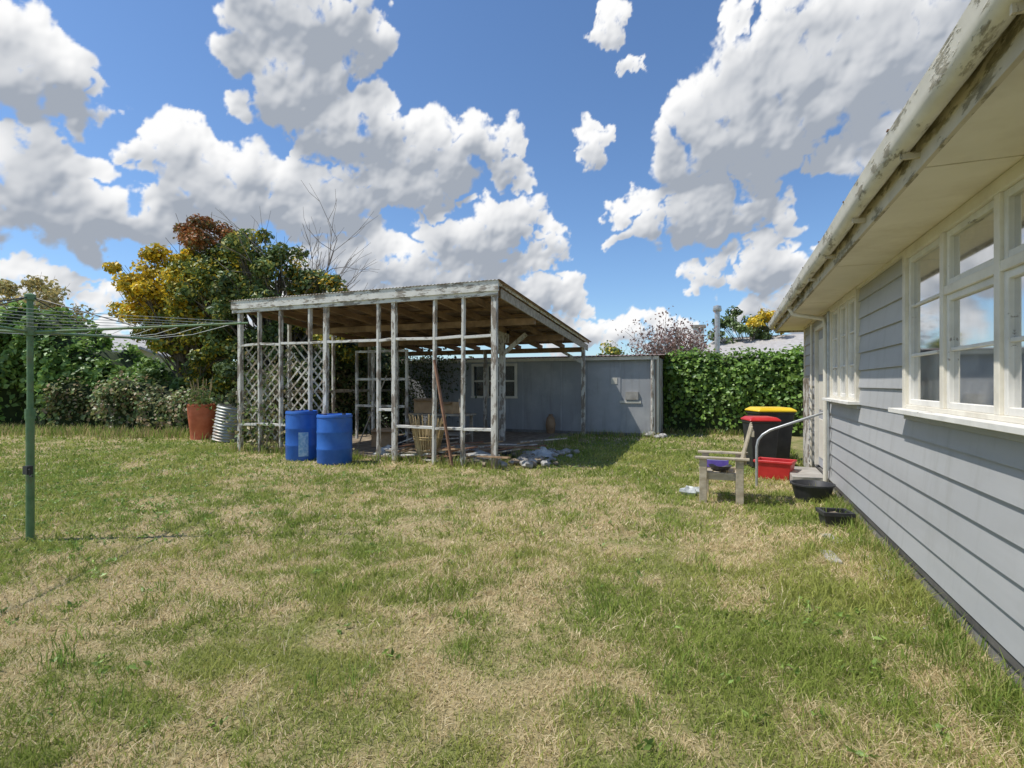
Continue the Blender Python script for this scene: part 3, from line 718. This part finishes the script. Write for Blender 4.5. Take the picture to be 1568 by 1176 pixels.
mb=MB(); mb.lathe([(0,0),(.13,0),(.17,.28),(.175,.29),(.16,.28),(.12,.02),(0,.02)],(-6.9,10.2,.035),'black'); mb.tube([(-7.07,10.2,.32),(-7.0,10.2,.45),(-6.85,10.2,.47),(-6.73,10.2,.32)],.004,'steel'); mb.build('bucket',None,True)

# ------------------------------------------------------------------ GARAGE behind
gar=empty('grey_garage'); GY=15.5; GX0,GX1=-10.2,-1.96; GH=2.28
mb=MB()
wx0,wx1,wz0,wz1=-7.62,-6.22,1.12,2.06
mb.box(GX0,wx0,GY,GY+.1,0,GH,'garage'); mb.box(wx1,GX1,GY,GY+.1,0,GH,'garage')
mb.box(wx0,wx1,GY,GY+.1,0,wz0,'garage'); mb.box(wx0,wx1,GY,GY+.1,wz1,GH,'garage')
mb.box(GX0,GX0+.1,GY+.1,GY+5.5,0,GH,'garage'); mb.box(GX1-.1,GX1,GY+.1,GY+5.5,0,GH,'galv')
mb.box(GX0,GX1,GY+5.5,GY+5.6,0,GH,'garage')
mb.build('walls',gar)
mb=MB()
for x in (-5.95,-4.72,-3.88,-2.95): mb.box(x-.02,x+.02,GY-.014,GY,.02,GH-.03,'garagedark')
mb.box(-3.86,-2.97,GY-.010,GY,.05,1.98,'garagedark')
mb.box(-3.2,-3.02,GY-.02,GY,1.5,1.68,'trim')
mb.box(-2.95,-2.35,GY-.03,GY-.002,.95,1.02,'trim')
mb.box(-2.78,-2.42,GY-.05,GY-.002,1.05,1.28,'concrete')
mb.box(GX0,GX1,GY-.02,GY-.001,0,.1,'found')
mb.build('wall_panels',gar)
mb=MB()
mb.box(wx0-.09,wx0,GY-.03,GY+.05,wz0,wz1+.08,'trim');mb.box(wx1,wx1+.09,GY-.03,GY+.05,wz0,wz1+.08,'trim')
mb.box(wx0,wx1,GY-.028,GY+.05,wz1,wz1+.08,'trim');mb.box(wx0-.10,wx1+.10,GY-.06,GY+.05,wz0-.07,wz0-.002,'trim')
for x in (-7.15,-6.69): mb.box(x-.035,x+.035,GY+.0,GY+.04,wz0,wz1,'trim')
mb.box(wx0,wx1,GY+.003,GY+.037,1.57,1.62,'trim')
mb.add([(wx0,GY+.05,wz0),(wx1,GY+.05,wz0),(wx1,GY+.05,wz1),(wx0,GY+.05,wz1)],[(0,1,2,3)],'glass')
mb.box(wx0-.3,wx1+.3,GY+.8,GY+.82,.8,2.2,'dark')
mb.build('window',gar)
mb=MB(); n=int((GX1-GX0+.3)/.03);vs=[]
for i in range(n+1):
    x=GX0-.12+i*.03;zz=.011*math.sin(i*2*math.pi/4)
    vs+=[(x,GY-.18,GH+.03+zz),(x,GY+2.8,GH+.20+zz),(x,GY+5.8,GH+.02+zz)]
mb.add(vs,[(3*i+k,3*i+3+k,3*i+4+k,3*i+1+k) for i in range(n) for k in (0,1)],'groof')
mb.box(GX0-.1,GX1+.1,GY-.12,GY-.1,GH-.09,GH+.01,'trim')
mb.build('corrugated_roof',gar,True)
mb=MB()
mb.tube([(GX1-.06,GY-.1,0),(GX1-.06,GY-.1,GH)],.045,'white',10); mb.tube([(GX1+.08,GY-.04,.1),(GX1+.08,GY-.04,GH)],.03,'trim',8)
mb.rock((GX1-.1,GY-.2,.08),.16,'stone'); mb.rock((GX1+.25,GY-.25,.06),.14,'stone'); mb.rock((GX1+.1,GY-.4,.05),.1,'stone')
mb.build('corner_post',gar,True)
mb=MB()
for i in range(36):
    y=GY+.1+i*.075; mb.tube([(GX1+.004,y,.03),(GX1+.004,y,GH-.02)],.014,'galv' if i%9 else 'rust',5,False)
mb.build('corrugated_side',gar)
mb=MB()
def torus(mb,c,R0,r,k,axis='Y',n=28,m=10):
    vs=[];fs=[]
    for i in range(n):
        a=2*math.pi*i/n
        for j in range(m):
            b=2*math.pi*j/m; rr=R0+r*math.cos(b)
            if axis=='Y': v=(c[0]+rr*math.cos(a),c[1]+r*math.sin(b),c[2]+rr*math.sin(a))
            else: v=(c[0]+rr*math.cos(a),c[1]+rr*math.sin(a),c[2]+r*math.sin(b))
            vs.append(v)
    for i in range(n):
        for j in range(m): fs.append((i*m+j,((i+1)%n)*m+j,((i+1)%n)*m+(j+1)%m,i*m+(j+1)%m))
    mb.add(vs,fs,k)
torus(mb,(-4.3,9.9,.12),.2,.035,'tyre','Z'); torus(mb,(-4.28,9.92,.18),.19,.03,'tyre','Z'); mb.build('coiled_hose',None,True)
mb=MB(); mb.lathe([(0,.0),(.10,.0),(.13,.12),(.15,.30),(.12,.48),(.06,.56),(.065,.60),(.04,.60),(0,.55)],(-4.95,15.2,.0),'brownwood',20); mb.build('dark_urn',None,True)

# ------------------------------------------------------------------ drums, pots
def drum(x,y,r,h,rot,label):
    root=empty('blue_drum'); mb=MB()
    p=[(0,0),(r*.93,0),(r*.97,.02),(r,.05),(r,h*.28),(r*1.02,h*.30),(r*1.02,h*.32),(r,h*.34),(r,h*.62),(r*1.02,h*.64),(r*1.02,h*.66),(r,h*.68),(r,h*.9),(r*.985,h*.93),(r*1.02,h*.94),(r*1.02,h*.97),(r*.97,h),(r*.93,h),(r*.92,h-.02),(0,h-.02)]
    mb.lathe(p,(x,y,.0),'blue',40)
    for s in(-1,1): mb.lathe([(0,.02),(.035,.02),(.035,-.0),(.04,-.02)],(x+s*r*.6*math.cos(rot),y+s*r*.6*math.sin(rot),h-.01),'black',12)
    mb.build('body',root,True)
    if label:
        mb=MB();vs=[];n=8
        for i in range(n+1):
            a=R(-58)+i*R(34)/n
            for zz in (h*.10,h*.58): vs.append((x+(r*1.03)*math.cos(a),y+(r*1.03)*math.sin(a),zz))
        mb.add(vs,[(2*i,2*i+2,2*i+3,2*i+1) for i in range(n)],'label'); mb.build('label',root,True)
drum(-7.88,8.28,.30,.97,.4,True); drum(-6.93,8.12,.32,.93,1.2,False)
root=empty('orange_tub_planter'); mb=MB()
mb.lathe([(0,0),(.27,0),(.30,.3),(.305,.31),(.33,.55),(.335,.57),(.36,.9),(.38,.91),(.38,.95),(.34,.95),(.33,.85),(0,.85)],(-13.35,10.35,.0),'orange',32)
for i in range(26):
    a=random.random()*6.28; mb.tube([(-13.35+.15*math.cos(a),10.35+.15*math.sin(a),.85),(-13.4+.3*math.cos(a),10.35+.3*math.sin(a),1.2+random.random()*.5)],[.012,.005],'bamboo',4,False)
mb.build('tub',root,True)
g=rng.normal(size=(260,3))*np.array([.2,.2,.13])+np.array([-13.2,10.3,1.08]); v,f,c=leaves(g,np.full(260,.11),palette(260,DG+[(.17,.25,.07)],.3)); tri_mesh('plant',v,f,c,'leaf',root)
mb=MB(); prof=[]
for i in range(49): prof.append((.36+.016*math.sin(i*2*math.pi/4),i*.92/48))
T=Matrix.Rotation(R(7),4,'Y')@Matrix.Rotation(R(-4),4,'X')
mb.lathe(prof+[(.33,.92),(.33,.5),(0,.5)],(-12.15,10.15,.02),'galv',36,T); mb.build('corrugated_iron_planter',None,True)
# ------------------------------------------------------------------ rotary clothesline
hx,hy=-6.25,3.03; root=empty('rotary_clothesline'); mb=MB()
mb.tube([(hx,hy,-.1),(hx,hy,1.2)],.034,'green',14); mb.tube([(hx,hy,1.2),(hx,hy,2.33)],.026,'green',14)
mb.lathe([(.026,0),(.042,0),(.042,.1),(.026,.1)],(hx,hy,1.16),'green',14)
mb.lathe([(.026,0),(.05,0),(.05,.07),(.026,.07)],(hx,hy,1.97),'green',14); mb.lathe([(.026,0),(.045,.0),(.045,.05),(0,.07)],(hx,hy,2.31),'green',14)
mb.box(hx+.02,hx+.09,hy-.07,hy-.02,.64,.72,'black'); mb.tube([(hx+.05,hy-.05,.69),(hx+.12,hy-.06,.69),(hx+.12,hy-.06,.63),(hx+.16,hy-.06,.63)],.008,'black')
mb.build('mast',root,True)
arms=[];am=MB()
for k in range(4):
    a=cyaw+R(3)+k*math.pi/2; d=Vector((math.cos(a),math.sin(a),0)); p0=Vector((hx,hy,2.0)); tip=p0+d*2.05+Vector((0,0,.10))
    arms.append((p0,tip)); am.tube([p0+d*.04,tip],[.014,.011],'green',8)
    am.tube([Vector((hx,hy,2.34)),p0+(tip-p0)*.5],.006,'black',6)
am.build('arms',root,True)
lm=MB()
for fr_ in (.3,.45,.6,.72,.84,.97):
    pts=[a+(b-a)*fr_+Vector((0,0,.016)) for a,b in arms]
    for i in range(4):
        p,q=pts[i],pts[(i+1)%4]; m=(p+q)/2-Vector((0,0,.02+.02*fr_)); lm.tube([p,m,q],.0032,'line',4,False)
lm.build('lines',root)

# ------------------------------------------------------------------ chair
def chair():
    root=empty('wooden_garden_chair'); mb=MB(); x0,x1,y0,y1=-.36,.14,7.15,7.78
    for y in (y0,y1):
        mb.box(x0,x0+.09,y-.022,y+.022,0,.56,'chairwood'); 
        mb.beam((x1-.03,y,0),(x1-.03,y,.56),.044,.09,'chairwood',up=(1,0,0))
        mb.box(x0-.05,x1+.08,y-.05,y+.05,.562,.588,'chairwood')
        mb.box(x0+.0,x1+.0,y-.045 if y==y1 else y+.024,y-.024 if y==y1 else y+.045,.30,.39,'chairwood')
    for i in range(6): 
        xx=x0+.0+i*.082; mb.box(xx,xx+.072,y0+.05,y1-.05,.392-.012*i,.412-.012*i,'chairwood')
    n=5
    for i in range(n):
        y=y0+.07+i*(y1-y0-.14)/(n-1); h=.98+.03*(1-abs(i-2)/2)
        mb.beam((x1-.06,y,.30),(x1+.11,y,h),.09,.02,'chairwood',up=(1,0,0))
    for zz,xx in ((.50,x1+.015),(.85,x1+.10)): mb.box(xx,xx+.035,y0+.03,y1-.03,zz,zz+.07,'chairwood')
    mb.build('timber',root,bevel=.004)
    mb=MB()
    mb.lathe([(0,0),(.10,0),(.14,.05),(.145,.055),(.13,.05),(.09,.012),(0,.012)],(-.12,7.4,.40),'black',20)
    mb.box(-.30,-.02,7.50,7.70,.41,.50,'purple'); mb.box(-.28,-.04,7.52,7.68,.5,.515,'tarp')
    mb.build('things_on_seat',root,True)
chair()
mb=MB(); mb.rock((-.52,7.6,.05),.12,'tarp'); mb.rock((-.40,7.75,.04),.09,'tarp'); mb.build('pale_stones',None,True)
def wheelie(name,x,y,w,d,h,lid,ang):
    root=empty(name); mb=MB(); T=Matrix.Translation((x,y,0))@Matrix.Rotation(ang,4,'Z')
    def ring(s,z,dy=0): return [T@Vector((i*w/2*s,j*d/2*s+dy,z)) for i,j in ((-1,-1),(1,-1),(1,1),(-1,1))]
    vs=ring(.78,.04)+ring(.97,h*.9)+ring(1.04,h*.9)+ring(1.04,h*.94)+ring(.97,h*.94)
    fs=[(3,2,1,0)]
    for l in range(4):
        for j in range(4): fs.append((l*4+j,l*4+(j+1)%4,(l+1)*4+(j+1)%4,(l+1)*4+j))
    mb.add(vs,fs,'black'); mb.build('body',root,bevel=.012)
    mb=MB(); vs=ring(1.09,h*.94)+ring(1.09,h*.97)+ring(.85,h*1.02)
    fs=[(3,2,1,0),(8,9,10,11)]
    for l in range(2):
        for j in range(4): fs.append((l*4+j,l*4+(j+1)%4,(l+1)*4+(j+1)%4,(l+1)*4+j))
    mb.add(vs,fs,lid); mb.build('lid',root,bevel=.012)
    mb=MB()
    for s in (-1,1):
        p=T@Vector((s*w*.42,d*.42,.1)); q=T@Vector((s*w*.5,d*.42,.1)); mb.tube([p,q],.10,'tyre',20)
    mb.tube([T@Vector((-w*.4,d*.60,h*.92)),T@Vector((w*.4,d*.60,h*.92))],.014,'black',8)
    for s in (-1,1): mb.tube([T@Vector((s*w*.4,d*.5,h*.91)),T@Vector((s*w*.4,d*.60,h*.92))],.012,'black',8)
    mb.build('wheels_and_handle',root,True)
wheelie('red_lid_wheelie_bin',.50,10.55,.48,.52,.90,'red',R(15))
wheelie('yellow_lid_wheelie_bin',.72,11.55,.66,.62,1.03,'yellow',R(20))
def tray(mb,T,w,d,h,k,tp=.85,t=.012):
    def ring(s,z,o=0): return [T@Vector((i*(w/2*s+o),j*(d/2*s+o),z)) for i,j in ((-1,-1),(1,-1),(1,1),(-1,1))]
    vs=ring(tp,0)+ring(1,h-.04)+ring(1,h-.04,.02)+ring(1,h,.02)+ring(1,h,-.012)+ring(tp,.02,-.012)
    fs=[(3,2,1,0),(20,21,22,23)]
    for l in range(5):
        for j in range(4): fs.append((l*4+j,l*4+(j+1)%4,(l+1)*4+(j+1)%4,(l+1)*4+j))
    mb.add(vs,fs,k)
mb=MB(); tray(mb,Matrix.Translation((.66,9.45,.0))@Matrix.Rotation(R(-15),4,'Z'),.52,.38,.30,'red'); mb.build('red_recycling_crate',bevel=.008)
mb=MB(); mb.lathe([(0,0),(.19,0),(.24,.2),(.26,.205),(.26,.225),(.235,.225),(.18,.12),(0,.12)],(.98,7.85,.0),'black',30); mb.build('black_tub',None,True)
mb=MB(); tray(mb,Matrix.Translation((1.03,6.55,0))@Matrix.Rotation(R(10),4,'Z'),.26,.22,.16,'black',.9); mb.rock((1.03,6.55,.11),.09,'dirt',.4); mb.build('small_planter_box',bevel=.004)
tufts('planter_weeds',np.array([[1.03,6.55],[1.1,6.75],[.98,7.85],[1.15,7.1]]),.24,.009,22,.05,GC)
mb=MB(); mb.tube([(.36,8.62,-.05),(.36,8.62,.58),(.38,8.62,.68),(.44,8.62,.76),(.54,8.63,.83),(.9,8.66,.97),(1.22,8.70,1.09),(1.29,8.71,1.1)],.019,'steel',10)
mb.build('curved_handrail',None,True)
mb=MB()
for x,y,a in ((.80,5.3,.1),(.92,5.9,.3),(1.12,5.0,0)):
    T=Matrix.Translation((x,y,.0))@Matrix.Rotation(a,4,'Z'); mb.box(-.05,.05,-.17,.17,-.02,.024,'concrete',T)
for i in range(14): mb.rock((random.uniform(1.0,1.24),random.uniform(3,6.2),.0),random.uniform(.02,.045),'stone')
mb.build('concrete_edging_pieces',bevel=.006)

# ------------------------------------------------------------------ neighbours
def nhouse(name,cx,cy,w,d,h,rh,ang,wall='nwall'):
    root=empty(name); T=Matrix.Translation((cx,cy,0))@Matrix.Rotation(ang,4,'Z'); mb=MB()
    mb.box(-w/2,w/2,-d/2,d/2,0,h,wall,T)
    for s in (-1,1): mb.add([T@Vector((s*w/2,-d/2,h)),T@Vector((s*w/2,d/2,h)),T@Vector((s*w/2,0,h+rh))],[(0,1,2)],wall)
    mb.build('walls',root); mb=MB(); o=.45
    for s in (-1,1):
        a=[Vector((-w/2-o,s*(d/2+o),h-.1)),Vector((w/2+o,s*(d/2+o),h-.1)),Vector((w/2+o,0,h+rh+.08)),Vector((-w/2-o,0,h+rh+.08))]
        b=[v-Vector((0,0,.12)) for v in a]; mb.add([T@v for v in a+b],[(0,1,2,3),(7,6,5,4),(0,4,5,1),(1,5,6,2),(3,2,6,7),(0,3,7,4)],'nroof')
    mb.build('roof',root); mb=MB()
    for i in range(4):
        x=-w/2+1.2+i*(w-2.4)/3
        zt=2.4 if h<3.2 else h-.25
        zb=1.2 if h<3.2 else 2.1
        mb.box(x-.65,x+.65,-d/2-.05,-d/2-.003,zb,zt,'trim',T); mb.box(x-.57,x-.03,-d/2-.07,-d/2-.052,zb+.08,zt-.08,'dark',T); mb.box(x+.03,x+.57,-d/2-.07,-d/2-.052,zb+.08,zt-.08,'dark',T)
    mb.build('windows',root); return root
nhouse('neighbour_house',-35.5,21.5,11,7,3.5,1.0,R(40))
nhouse('neighbour_garage',-27.2,18.8,4,4.4,2.3,.9,R(-55))
nhouse('neighbour_house',4.0,31.5,9,8,2.9,1.15,R(-18))
mb=MB(); mb.tube([(-.55,26.5,0),(-.55,26.5,4.9)],.12,'steel',12); mb.lathe([(.17,0),(.2,.05),(.17,.25),(0,.3)],(-.55,26.5,4.85),'steel',14); mb.build('metal_flue',None,True)
mb=MB(); mb.box(-1.7,-1.2,28,28.5,0,4.3,'nwall'); mb.box(-1.78,-1.12,27.92,28.58,4.3,4.42,'concrete'); mb.build('chimney')
print('objects',time.time()-T0)
# ------------------------------------------------------------------ sun + sky
sd=Vector((-1.75,-.9,3.34)).normalized()
L=bpy.data.lights.new('sun','SUN'); L.energy=4.35; L.angle=R(.5); L.color=(1,.955,.88)
so=bpy.data.objects.new('sun',L); scene.collection.objects.link(so); so.rotation_euler=sd.to_track_quat('Z','Y').to_euler()
w=bpy.data.worlds.new('World'); scene.world=w; w.use_nodes=True; nt=w.node_tree; nt.nodes.clear()
out=N(nt,'ShaderNodeOutputWorld'); bg=N(nt,'ShaderNodeBackground'); nt.links.new(bg.outputs[0],out.inputs[0])
sky=N(nt,'ShaderNodeTexSky'); sky.sky_type='NISHITA'; sky.sun_disc=False; sky.sun_elevation=math.asin(sd.z); sky.sun_rotation=math.atan2(sd.x,sd.y)
sky.air_density=1.0; sky.dust_density=.3; sky.ozone_density=2.0
skm=mixc(nt,1.0,sky.outputs[0],(.83,1.0,1.18),'MULTIPLY')
nt.links.new(skm,bg.inputs[0]); bg.inputs[1].default_value=.13
w.cycles.sampling_method='MANUAL'; w.cycles.sample_map_resolution=256

# cumulus clouds: a far glowing shell, sunlit tops and grey undersides painted into its colour
CL=[(-41.4,14.6,10.0,5.2),(-33,13.4,5,3),(-43.0,22.8,6.2,4.4),(-41.4,7.4,5.6,2.4),(-21.0,32.8,8.2,5.2),(-22.5,27,6.2,4.8),(-31.6,20.4,4.4,3.2),(-27.2,17.0,7.4,4.6),(-19.7,17.2,5.8,4.6),(-16.4,24.2,6.8,4.4),(-6.2,23,8.2,4.2),(-11,19.6,5.5,3.4),(-2.4,15.2,8.4,4.5),(-10.6,11.6,14.,4.0),(8.6,23.6,2.2,2.6),(10.4,33.1,1.2,1.8),(12.4,30.2,2.0,1.1),(22.9,23.6,8.8,6.2),(32.2,26,8.2,5.8),(29.1,31.8,8.5,3.0),(39,27.4,7.5,6),(35,20.5,4,3),(18.6,16.4,9.4,3.8),(25,11.0,7.8,3.1),(31.2,20.0,3.4,2.0),(11.4,5.2,9.0,2.5),(3.2,9.2,5.6,3.0),(28.5,6.4,7.2,3.4),(-37.7,3.2,7.6,2.3),(-16.5,6.6,11,3.8),(40,14,6,5),
 (62,24,14,6),(-62,20,10,6),(-75,10,9,4),(90,28,16,8),(130,20,20,8),(170,30,14,8),(-130,26,20,8),(-100,30,14,7),(-155,12,14,4),(150,9,16,4),(-105,14,18,7),(-165,32,14,7),(-80,34,12,5)]  # clouds outside the view, added for fill light and reflections
def field(shape,step,lo,hi,beta,seed):
    """band-limited fractal field; lo/hi feature size in degrees"""
    r=np.random.default_rng(seed); f=np.fft.rfft2(r.normal(size=shape))
    fy=np.fft.fftfreq(shape[0],step)[:,None]; fx=np.fft.rfftfreq(shape[1],step)[None]
    k=np.sqrt(fx*fx+fy*fy); k[0,0]=1e9; s=k**(-beta); s[(k<1/hi)]*=.0; s[k>1/lo]=0
    g=np.fft.irfft2(f*s,shape); return g/g.std()
def blur(a,step,sig):
    fy=np.fft.fftfreq(a.shape[0],step)[:,None]; fx=np.fft.rfftfreq(a.shape[1],step)[None]
    return np.fft.irfft2(np.fft.rfft2(a)*np.exp(-2*(math.pi*sig)**2*(fx*fx+fy*fy)),a.shape)
def cloud_ring(az0,az1,step,seed,name,root):
    AZ=np.arange(az0,az1+step*.5,step); EL=np.arange(-1,45+step*.5,step)
    X,Y=np.meshgrid(AZ,EL,indexing='ij'); sh=X.shape
    wx=field(sh,step,.25,7,2.1,seed)*.55; wy=field(sh,step,.25,7,2.1,seed+1)*.45
    wx+=field(sh,step,.2,1.2,1.6,seed+2)*.06; wy+=field(sh,step,.2,1.2,1.6,seed+3)*.06
    XW=X+wx; YW=Y+wy; H=np.zeros(sh); A=np.full(sh,-1.0); pr=random.Random(seed)
    for a,e,ra,re in CL:
        if a+ra<az0-3 or a-ra>az1+3: continue
        n=int(16+26*ra/re*.6)
        pf=[(0,-.15,re*.55,.5)]
        for i in range(n):
            u=pr.uniform(-1,1); topy=math.sqrt(max(0,1-u*u)); v=pr.uniform(-.50,topy*.80)
            r=re*pr.uniform(.18,.50)*(1.05-.35*abs(u)); 
            pf.append((u*.88,v,r,1))
        for i in range(int(n*.7)):
            t=pr.uniform(.05,math.pi-.05); pf.append((math.cos(t)*.9,math.sin(t)*.78,re*pr.uniform(.10,.24),1))
        for u,v,r,_ in pf:
            px=a+u*ra; py=e+v*re; m=r*1.15+2.0
            i0=max(0,int((px-m-az0)/step)); i1=min(sh[0],int((px+m-az0)/step)+1); j0=max(0,int((py-m+1)/step)); j1=min(sh[1],int((py+m+1)/step)+1)
            if i1<=i0 or j1<=j0: continue
            xs=XW[i0:i1,j0:j1]; ys=YW[i0:i1,j0:j1]
            q=1-((xs-px)**2/(r*1.12)**2+(ys-py)**2/r**2)
            bulge=re*.55*math.sqrt(max(0,1-u*u))*(1-abs(v))
            h=r*np.sqrt(np.maximum(q,0))+np.where(q>0,bulge,0)
            H[i0:i1,j0:j1]=np.maximum(H[i0:i1,j0:j1],h); A[i0:i1,j0:j1]=np.maximum(A[i0:i1,j0:j1],q*(.4+.6*min(1,r/1.2)))
    wisp=field(sh,step,.2,5,1.8,seed+5)
    A2=A+.18*wisp+.05; alpha=np.clip(A2/.62,0,1); alpha=alpha*alpha*(3-2*alpha)
    alpha*=np.clip((Y+.2)/1.0,0,1)
    det=field(sh,step,.25,5,2.2,seed+7)
    def lit(Hs,g):
        gx,gy=np.gradient(Hs,step); gx=np.clip(gx*g,-2,2); gy=np.clip(gy*g,-2,2); nn=np.sqrt(gx*gx+gy*gy+1); s=(-.42,.74,.53)
        return (-gx*s[0]-gy*s[1]+s[2])/nn
    l1=lit(blur(H,step,1.1)+.15*det,1.3); l2=lit(blur(H,step,.36)+.10*det,.75)
    M_=blur(np.minimum(H,3.0)*alpha,step,.8)
    sh1=np.zeros(sh)
    for dgr,wt in ((.8,.3),(1.8,.35),(3.0,.35)):
        k=int(dgr/step); up=np.roll(M_,-k,axis=1); up[:,-k:]=0; sh1+=wt*up
    thick=np.clip(sh1/2.3,0,1)
    br=.82+.26*(l1-.4)+.24*(l2-.45)-.40*thick*thick-.10*thick
    ed=1-np.clip(A2/.7,0,1); br=br+.10*ed
    br=blur(br,step,.11); br=np.clip(br,.22,1.0)
    t=np.clip((br-.22)/.72,0,1)[...,None]
    col=np.array([.37,.41,.475])*(1-t)+np.array([1.0,1.0,1.0])*t  # sun-facing white and underside grey painted into the cloud colour
    a=np.radians(X-22.16).ravel(); e=np.radians(Y).ravel(); Rr=2500.
    V=np.c_[np.sin(a)*np.cos(e),np.cos(a)*np.cos(e),np.sin(e)]*Rr
    idx=np.arange(X.size).reshape(sh)
    Q=np.c_[idx[:-1,:-1].ravel(),idx[1:,:-1].ravel(),idx[1:,1:].ravel(),idx[:-1,1:].ravel()]
    al=alpha.ravel(); keep=al[Q].max(1)>.004; Q=Q[keep]
    used=np.unique(Q); remap=np.full(X.size,-1); remap[used]=np.arange(len(used))
    tri_mesh(name,V[used],remap[Q],np.c_[col.reshape(-1,3)[used],al[used]],'cloud',root)
    print(name,len(Q),time.time()-T0)
def cloudmat():
    m=bpy.data.materials.new('glowing_painted_cloud'); m.use_nodes=True; nt=m.node_tree; nt.nodes.clear()
    o=N(nt,'ShaderNodeOutputMaterial'); mx=N(nt,'ShaderNodeMixShader'); e=N(nt,'ShaderNodeEmission'); t=N(nt,'ShaderNodeBsdfTransparent'); a=N(nt,'ShaderNodeAttribute',attribute_name='tint')
    nt.links.new(a.outputs['Color'],e.inputs[0]); e.inputs[1].default_value=1.0  # the cloud glows with its painted light and shade
    nt.links.new(a.outputs['Alpha'],mx.inputs[0]); nt.links.new(t.outputs[0],mx.inputs[1]); nt.links.new(e.outputs[0],mx.inputs[2]); nt.links.new(mx.outputs[0],o.inputs[0])
    m.cycles.emission_sampling='NONE'; return m
M['cloud']=cloudmat()
skyroot=empty('sky')
cloud_ring(-52,52,.11,11,'cumulus_clouds',skyroot)
cloud_ring(52.,180,.7,40,'unseen_fill_clouds_right',skyroot)  # unseen glowing clouds on both sides, added to fill in light
cloud_ring(-180,-52.,.7,60,'unseen_fill_clouds_left',skyroot)

# ------------------------------------------------------------------ camera
cd=bpy.data.cameras.new('camera'); cam=bpy.data.objects.new('camera',cd); scene.collection.objects.link(cam)
cam.location=(0,0,1.5); cam.rotation_euler=(R(90),0,cyaw); cd.lens=18.83; cd.sensor_width=36; cd.clip_start=.05; cd.clip_end=6000
scene.camera=cam
scene.view_settings.view_transform='Standard'; scene.view_settings.look='None'; scene.view_settings.exposure=0
print('done',time.time()-T0)
